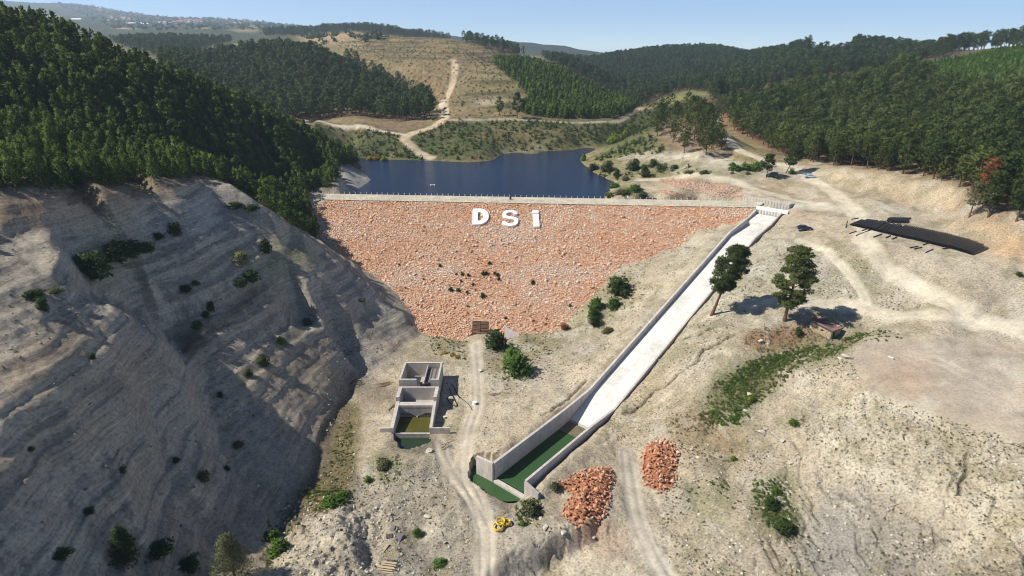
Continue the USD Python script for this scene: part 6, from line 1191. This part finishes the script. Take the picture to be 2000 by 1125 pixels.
for k in range(npipe):
    t = k / (npipe - 1); w_ = t * RL
    if k % 8 == 0: jog, yaw = r6.normal(0, .16), r6.normal(0, .012)
    base = np.array([np.interp(w_, seg, PB[:, a]) for a in (0, 1)]); end = np.array([np.interp(w_, seg, PT_[:, a]) for a in (0, 1)]); d = end - base; Lp = np.linalg.norm(d); d = d / Lp; d = np.array([d[0] - yaw * d[1], d[1] + yaw * d[0]]); sd = np.array([-d[1], d[0]])
    for lay in range(2 if .04 < t < .97 else 1):
        if lay == 1 and r6.uniform() < .07: continue
        o = jog + r6.normal(0, .10) + lay * .12; p0 = base + d * o - sd * (PD / 2 if lay == 1 else 0); p1 = p0 + d * Lp * (1 if r6.uniform() > .07 else .9)
        z0 = max(float(hz(*(p0 + (p1 - p0) * a))) for a in (0, .5, 1)); zz = z0 + PD / 2 + .03 + lay * PD * .87
        pipe(np.array([*p0, zz]), np.array([*p1, zz]), PD / 2, "black plastic pipe in the long stack beside the dirt road", "pipes of the long black stack")
B0, B1 = hit(1720, 430), hit(1762, 438); dB = hit(1780, 428)[:2] - hit(1757, 438)[:2]; dB = dB / np.linalg.norm(dB); rowB = np.array([-dB[1], dB[0]]) * -1
b0 = hit(1730, 435)[:2]; b1 = hit(1738, 426)[:2]
for k in range(15):
    lay = 0 if k < 9 else 1; t = (k if k < 9 else k - 9 + .5) / 9; p0 = b0 + (b1 - b0) * t + r6.normal(0, .15, 2) + dB * .3 * (k % 3); p1 = p0 + (hit(1788, 436)[:2] - b0) / np.linalg.norm(hit(1788, 436)[:2] - b0) * 6.2
    zz = max(float(hz(*p0)), float(hz(*p1))) + PD / 2 + .05 + lay * PD * .86; pipe(np.array([*p0, zz]), np.array([*p1, zz]), PD / 2, "black plastic pipe in the small stack behind the long one", "pipes of the small black stack")
for i, (u0, v0, u1, v1) in enumerate(((1663, 429, 1676, 427), (1652, 445, 1655, 433), (1659, 457, 1672, 453), (1684, 451, 1696, 447), (1672, 461, 1702, 449), (1706, 464, 1722, 458), (1730, 465, 1739, 461), (1742, 468, 1751, 464), (1777, 485, 1792, 482), (1786, 487, 1800, 484), (1803, 479, 1814, 475), (1808, 494, 1822, 488), (1841, 487, 1855, 485))):
    p, q_ = hit(u0, v0), hit(u1, v1); pipe(p + [0, 0, .17], q_ + [0, 0, .17], .15, f"single black pipe lying loose on the pale ground {'left of' if i < 5 else 'in front of'} the long stack", f"loose pipes {'left of' if i < 5 else 'in front of'} the stack")

# ------------------------------------------------------------------ small things on the valley floor
YEL = plain("yellow_hose", (.62, .42, .03), .5, .12, 4)
def coil(u, v, R, n, label, tilt):
    p = hit(u, v); t = np.linspace(0, 2 * np.pi * n, 28 * n); rr = R * (1 - .05 * np.sin(t * 1.3)) - .045 * (t / (2 * np.pi) % 2)
    pts = np.stack([rr * np.cos(t), rr * np.sin(t), .09 + .105 * t / (2 * np.pi)], 1); r_ = .085 * (1 + .10 * np.sin(t * 26))
    th_ = thing("hose_coil", label, "hose coil", p + [0, 0, .05 + tilt[1]]); T = trimesh.transformations.euler_matrix(tilt[0], tilt[0] * .5, 0); m = tube(pts, r_, 7); m.apply_transform(T); part(th_, "hose", m, YEL, smooth=50)
    for a in (0, 2.1, 4.2): b_ = tube([((R - .25) * math.cos(a), (R - .25) * math.sin(a), .05), ((R + .16) * math.cos(a), (R + .16) * math.sin(a), .06), ((R + .16) * math.cos(a), (R + .16) * math.sin(a), .12 + .105 * n), ((R - .25) * math.cos(a), (R - .25) * math.sin(a), .12 + .105 * n), ((R - .25) * math.cos(a), (R - .25) * math.sin(a), .05)], .02, 4); b_.apply_transform(T); part(th_, "tie", b_, plain(f"tie_strap_{u}_{int(a)}", (.55, .5, .4), .6))
coil(973, 1031, .92, 4, "larger yellow coil of ribbed hose on the ground, left of two", (.06, 0)); coil(989, 1024, .80, 4, "smaller yellow coil of ribbed hose leaning on the larger coil", (-.12, .12)); coil(977, 1025, .78, 3, "yellow coil of ribbed hose lying on top of the others", (.10, .52))
def cyl(r_, h, axis="z", sec=20):
    m = trimesh.creation.cylinder(r_, h, sections=sec); 
    if axis == "y": m.apply_transform(trimesh.transformations.rotation_matrix(math.pi / 2, [1, 0, 0]))
    if axis == "x": m.apply_transform(trimesh.transformations.rotation_matrix(math.pi / 2, [0, 1, 0]))
    return m
WHITEP = plain("white_plastic", (.78, .78, .76), .5)
p = hit(927, 790); sp = thing("cable_drum", "small white drum standing beside the valley track", "drum", p + [0, 0, .0], .5)
d_ = trimesh.creation.annulus(.14, .52, .12, sections=24); d_.apply_translation([0, 0, .64]); part(sp, "flange", d_, WHITEP); d_ = trimesh.creation.annulus(.14, .52, .12, sections=24); d_.apply_translation([0, 0, .06]); part(sp, "flange", d_, WHITEP); d_ = trimesh.creation.annulus(.14, .38, .46, sections=20); d_.apply_translation([0, 0, .35]); part(sp, "core", d_, WHITEP)
p = hit(868, 817); bk = thing("bucket", "small yellowish white can beside the outlet structure's right wall", "can", p); part(bk, "body", trimesh.creation.cone(.36, 1.4, sections=16).slice_plane([0, 0, .5], [0, 0, -1], cap=True), plain("cream_plastic", (.6, .55, .3), .5)); part(bk, "rim", trimesh.creation.annulus(.2, .27, .06, sections=16).apply_translation([0, 0, .5]), WHITEP)
def panel(u, v, w, l, rz, label, mat, boards=4, name="wooden_panel", cat="panel", lift=.06):
    p = hit(u, v); t = thing(name, label, cat, p + [0, 0, lift], rz)
    for k in range(boards): part(t, "board", box(-w / 2 + k * w / boards + .01, -w / 2 + (k + 1) * w / boards - .01, -l / 2 + r6.uniform(-.04, .04), l / 2 + r6.uniform(-.04, .04), .05, .09 + .012 * (k % 2)), mat)
    for y in (-l * .35, l * .35): part(t, "batten", box(-w / 2, w / 2, y - .05, y + .05, -.03, .048), DARKW)
VIOW = plain("grey_violet_panel", (.165, .14, .145), .7, .3, 6, .01)
panel(778, 1051, 1.25, 2.0, -.2, "largest grey-violet wooden panel lying on the spoil mound", VIOW, 5); panel(760, 1048, 1.1, .95, .15, "small dark wooden panel left of the largest one", DARKW, 4); panel(767, 1031, .75, 1.2, -.1, "small pale-edged wooden panel above the largest one", WOOD, 3); panel(752, 1072, .5, 2.0, -.35, "long narrow pale board below the small dark panel", PALEW, 2)
p = hit(756, 1112); pl = thing("timber_stack", "stack of pale planks at the bottom edge on the spoil mound", "planks", p, -.15)
for k in range(7): part(pl, "plank", box(-1.3 + r6.uniform(-.2, .2), 1.2 + r6.uniform(-.2, .2), -.9 + .33 * k, -.66 + .33 * k, .25 + .1 * (k % 3), .31 + .1 * (k % 3)), PALEW)
for y in (-.8, .5, 1.7): part(pl, "bearer", box(-.9, .9, y, y + .16, .0, .24), WOOD)
for x in (-.5, .2): part(pl, "pole", tube([(x, .9, .5), (x + .15, 3.2, 1.0)], .05, 5), PALEW)
def lumber(u, v, n, L_, rz, label, mat, r_=.09, spread=.5, group=None):
    p = hit(u, v); t = thing("timber_heap", label, "timber", p, rz)
    for k in range(n):
        y = r6.normal(0, spread); a = r6.normal(0, .22); l = L_ * r6.uniform(.6, 1.1); x = r6.normal(0, .4); z = .08 + .07 * (k // 3)
        part(t, "pole", tube([(x - l / 2 * math.cos(a), y - l / 2 * math.sin(a), z), (x + l / 2 * math.cos(a), y + l / 2 * math.sin(a), z + r6.uniform(0, .15))], r_ * r6.uniform(.7, 1.2), 5), mat)
BROWNP = plain("brown_poles", (.22, .14, .09), .9, .35, 5)
lumber(750, 752, 7, 4.4, .35, "heap of brown poles left of the outlet structure", BROWNP); lumber(868, 872, 7, 2.6, .9, "scattered pale boards by the outlet's right wing wall", PALEW, .07, .6); lumber(967, 771, 6, 2.0, .2, "small heap of grey driftwood right of the valley track", WOOD, .08, .25); lumber(766, 795, 5, 2.4, 1.3, "few grey boards against the outlet's left wall", WOOD, .08, .2); lumber(771, 734, 3, 4.2, -.9, "thin pale poles behind the outlet structure's left corner", PALEW, .06, .5); lumber(987, 1003, 2, 2.8, 1.1, "single thin stick lying below the green pool", BROWNP, .05, .1); lumber(690, 745, 8, 3.0, .8, "dark brushwood heap at the foot of the left cut", plain("dark_brush", (.07, .05, .04), .9), .07, .7)
HOSE = plain("black_hose", (.02, .02, .022), .5)
def hose(pts, r_, label):
    q_ = np.array([hit(u, v) + [0, 0, r_ + .03] for u, v in pts]); t = np.linspace(0, 1, len(q_)); from scipy.interpolate import CubicSpline
    tt = np.linspace(0, 1, 60); m = tube(CubicSpline(t, q_)(tt), r_, 7); single("hose", m, HOSE, label, "hose", smooth=50)
hose([(872, 748), (880, 765), (889, 784), (893, 793), (885, 792), (873, 778)], .11, "looped black hose on the ground right of the outlet structure"); hose([(881, 752), (888, 760), (893, 770), (898, 778)], .11, "short black hose beside the looped one"); hose([(898, 775), (905, 782), (911, 786), (918, 794), (922, 802)], .07, "thin dark cable leading from the hoses to the track")
# pontoon on the lake
p = atz(845, 362, WL); pn = thing("pontoon", "small white raft with two floats on the lake near the dam", "raft", p, .1)
for s_ in (-1, 1): m = trimesh.creation.capsule(height=1.3, radius=.26, count=[10, 10]); m.apply_transform(trimesh.transformations.rotation_matrix(math.pi / 2, [1, 0, 0])); m.apply_translation([s_ * .75, -.65 + .65, .12]); part(pn, "float", m, WHITEP, smooth=True)
part(pn, "deck", box(-1.1, 1.1, -.45, .45, .34, .44), plain("grey_deck", (.35, .37, .38), .7))
# two people on the crest
def person(u, v, shirt, trousers, hair, label, turn):
    import manifold3d as mf
    base = np.array([*(atz(u, v, 28.05)[:2]), 28.06]); t = thing("person", label, "person", base, turn)
    J = dict(hl=(-.09, 0, .95), hr=(.09, 0, .95), kl=(-.11, -.05, .52), kr=(.11, .06, .52), al=(-.11, 0, .08), ar=(.12, .12, .08), tl=(-.11, -.14, .04), tr=(.12, -.02, .04), pel=(0, 0, .98), ch=(0, -.01, 1.30), nk=(0, -.01, 1.48), hd=(0, -.03, 1.63), hd2=(0, -.02, 1.70), sl=(-.19, 0, 1.42), sr=(.19, 0, 1.42), el=(-.25, .04, 1.15), er=(.25, -.02, 1.15), wl=(-.24, -.05, .90), wr=(.24, -.12, .92), fl=(-.235, -.07, .80), fr=(.235, -.14, .82))
    R = dict(hl=.10, hr=.10, kl=.065, kr=.065, al=.045, ar=.045, tl=.035, tr=.035, pel=.15, ch=.16, nk=.055, hd=.09, hd2=.095, sl=.065, sr=.065, el=.045, er=.045, wl=.033, wr=.033, fl=.035, fr=.035)
    def bone(a, b, k=0.0):
        s = []
        for j in (a, b): s.append(mf.Manifold.sphere(R[j] + k, 14).translate(J[j]))
        return mf.Manifold.batch_hull(s)
    B = [("hl", "kl"), ("kl", "al"), ("al", "tl"), ("hr", "kr"), ("kr", "ar"), ("ar", "tr"), ("pel", "ch"), ("ch", "nk"), ("nk", "hd"), ("hd", "hd2"), ("sl", "el"), ("el", "wl"), ("wl", "fl"), ("sr", "er"), ("er", "wr"), ("wr", "fr"), ("sl", "sr"), ("sl", "ch"), ("sr", "ch"), ("hl", "pel"), ("hr", "pel")]
    SK = plain("skin_" + shirt[0], (.42, .26, .18), .6)
    body = mf.Manifold.batch_boolean([bone(a, b) for a, b in B], mf.OpType.Add) + mf.Manifold.sphere(.018, 10).translate((0, -.125, 1.63)); part(t, "body", body, SK, smooth=60)
    part(t, "trousers", mf.Manifold.batch_boolean([bone(a, b, .018) for a, b in B if a in ("hl", "kl", "hr", "kr") and b[0] != "t"] + [bone("hl", "hr", .03)], mf.OpType.Add), plain("cloth_" + trousers[0], trousers[1], .9), smooth=60)
    part(t, "shirt", mf.Manifold.batch_boolean([bone(a, b, .022) for a, b in (("pel", "ch"), ("sl", "el"), ("sr", "er"), ("sl", "sr"), ("sl", "ch"), ("sr", "ch"), ("el", "wl"), ("er", "wr"))], mf.OpType.Add), plain("cloth_" + shirt[0], shirt[1], .9), smooth=60)
    part(t, "hair", mf.Manifold.sphere(.105, 16).scale((1, 1.02, .9)).translate((0, .012, 1.715)), plain("hair_" + shirt[0], hair, .8), smooth=True)
person(1222.5, 390, ("blue_grey_jacket", (.10, .14, .20)), ("dark_trousers", (.03, .03, .035)), (.02, .015, .01), "person in a blue-grey jacket walking on the crest near the lake side", .3)
person(1225.6, 390.5, ("white_shirt", (.75, .75, .74)), ("pale_trousers", (.42, .38, .42)), (.03, .02, .015), "person in a white top walking beside the one in blue-grey on the crest", -.2)
# far village
VW = plain("village_walls", (.62, .55, .48), .9, .15, .5); VR = plain("village_roofs", (.42, .19, .12), .9, .2, .5); VG = plain("greenhouse_sheet", (.75, .77, .78), .5)
stage.CreateClassPrim("/World/village_house_model")
usdkit.mesh(stage, "/World/village_house_model/wall", box(-6, 6, -4.5, 4.5, -3, 6.2), VW)
usdkit.mesh(stage, "/World/village_house_model/roof", trimesh.convex.convex_hull([(-6.6, -5.1, 6.2), (6.6, -5.1, 6.2), (-6.6, 5.1, 6.2), (6.6, 5.1, 6.2), (-6.6, 0, 8.8), (6.6, 0, 8.8)]), VR)
for k in range(4): usdkit.mesh(stage, "/World/village_house_model/window" + (f"_{k:03d}" if k else ""), box(-4.6 + k * 2.6, -3.4 + k * 2.6, -4.56, -4.51, 2.6, 4.2), GLASSD)
for k in range(26):
    u, v = r6.normal(372, 26), r6.normal(43, 3.2); p = hit(u, v)
    if p[1] > 1500: copy_of("/World/village_house_model", "village_house", "small pinkish house with red roof in the far village on the left range", "house", p, r6.uniform(-.5, .5), r6.uniform(.9, 1.4), "houses of the far village")
for k, (u, v) in enumerate(((255, 46), (268, 45), (318, 44), (205, 40), (284, 47), (150, 38), (386, 34))):
    p = hit(u, v); g_ = thing("greenhouse", "long white greenhouse among the fields of the far range", "greenhouse", p, r6.uniform(-.2, .2), "greenhouses on the far range"); a = np.linspace(0, math.pi, 9); L_ = r6.uniform(30, 55)
    part(g_, "cover", trimesh.convex.convex_hull([(x, 5 * math.cos(t_), 4.5 * math.sin(t_) - .5) for x in (-L_ / 2, L_ / 2) for t_ in a]), VG); part(g_, "base", box(-L_ / 2 - .4, L_ / 2 + .4, -5.3, 5.3, -3, .2), VW)
p = hit(455, 1) if False else hit(1456, 98); mast = thing("mast_building", "tiny white building on the far skyline in the centre right", "building", hit(1456, 104)); part(mast, "wall", box(-4, 4, -3, 3, -2, 14), WHITEP); part(mast, "roof", box(-4.6, 4.6, -3.6, 3.6, 14, 15), VR)
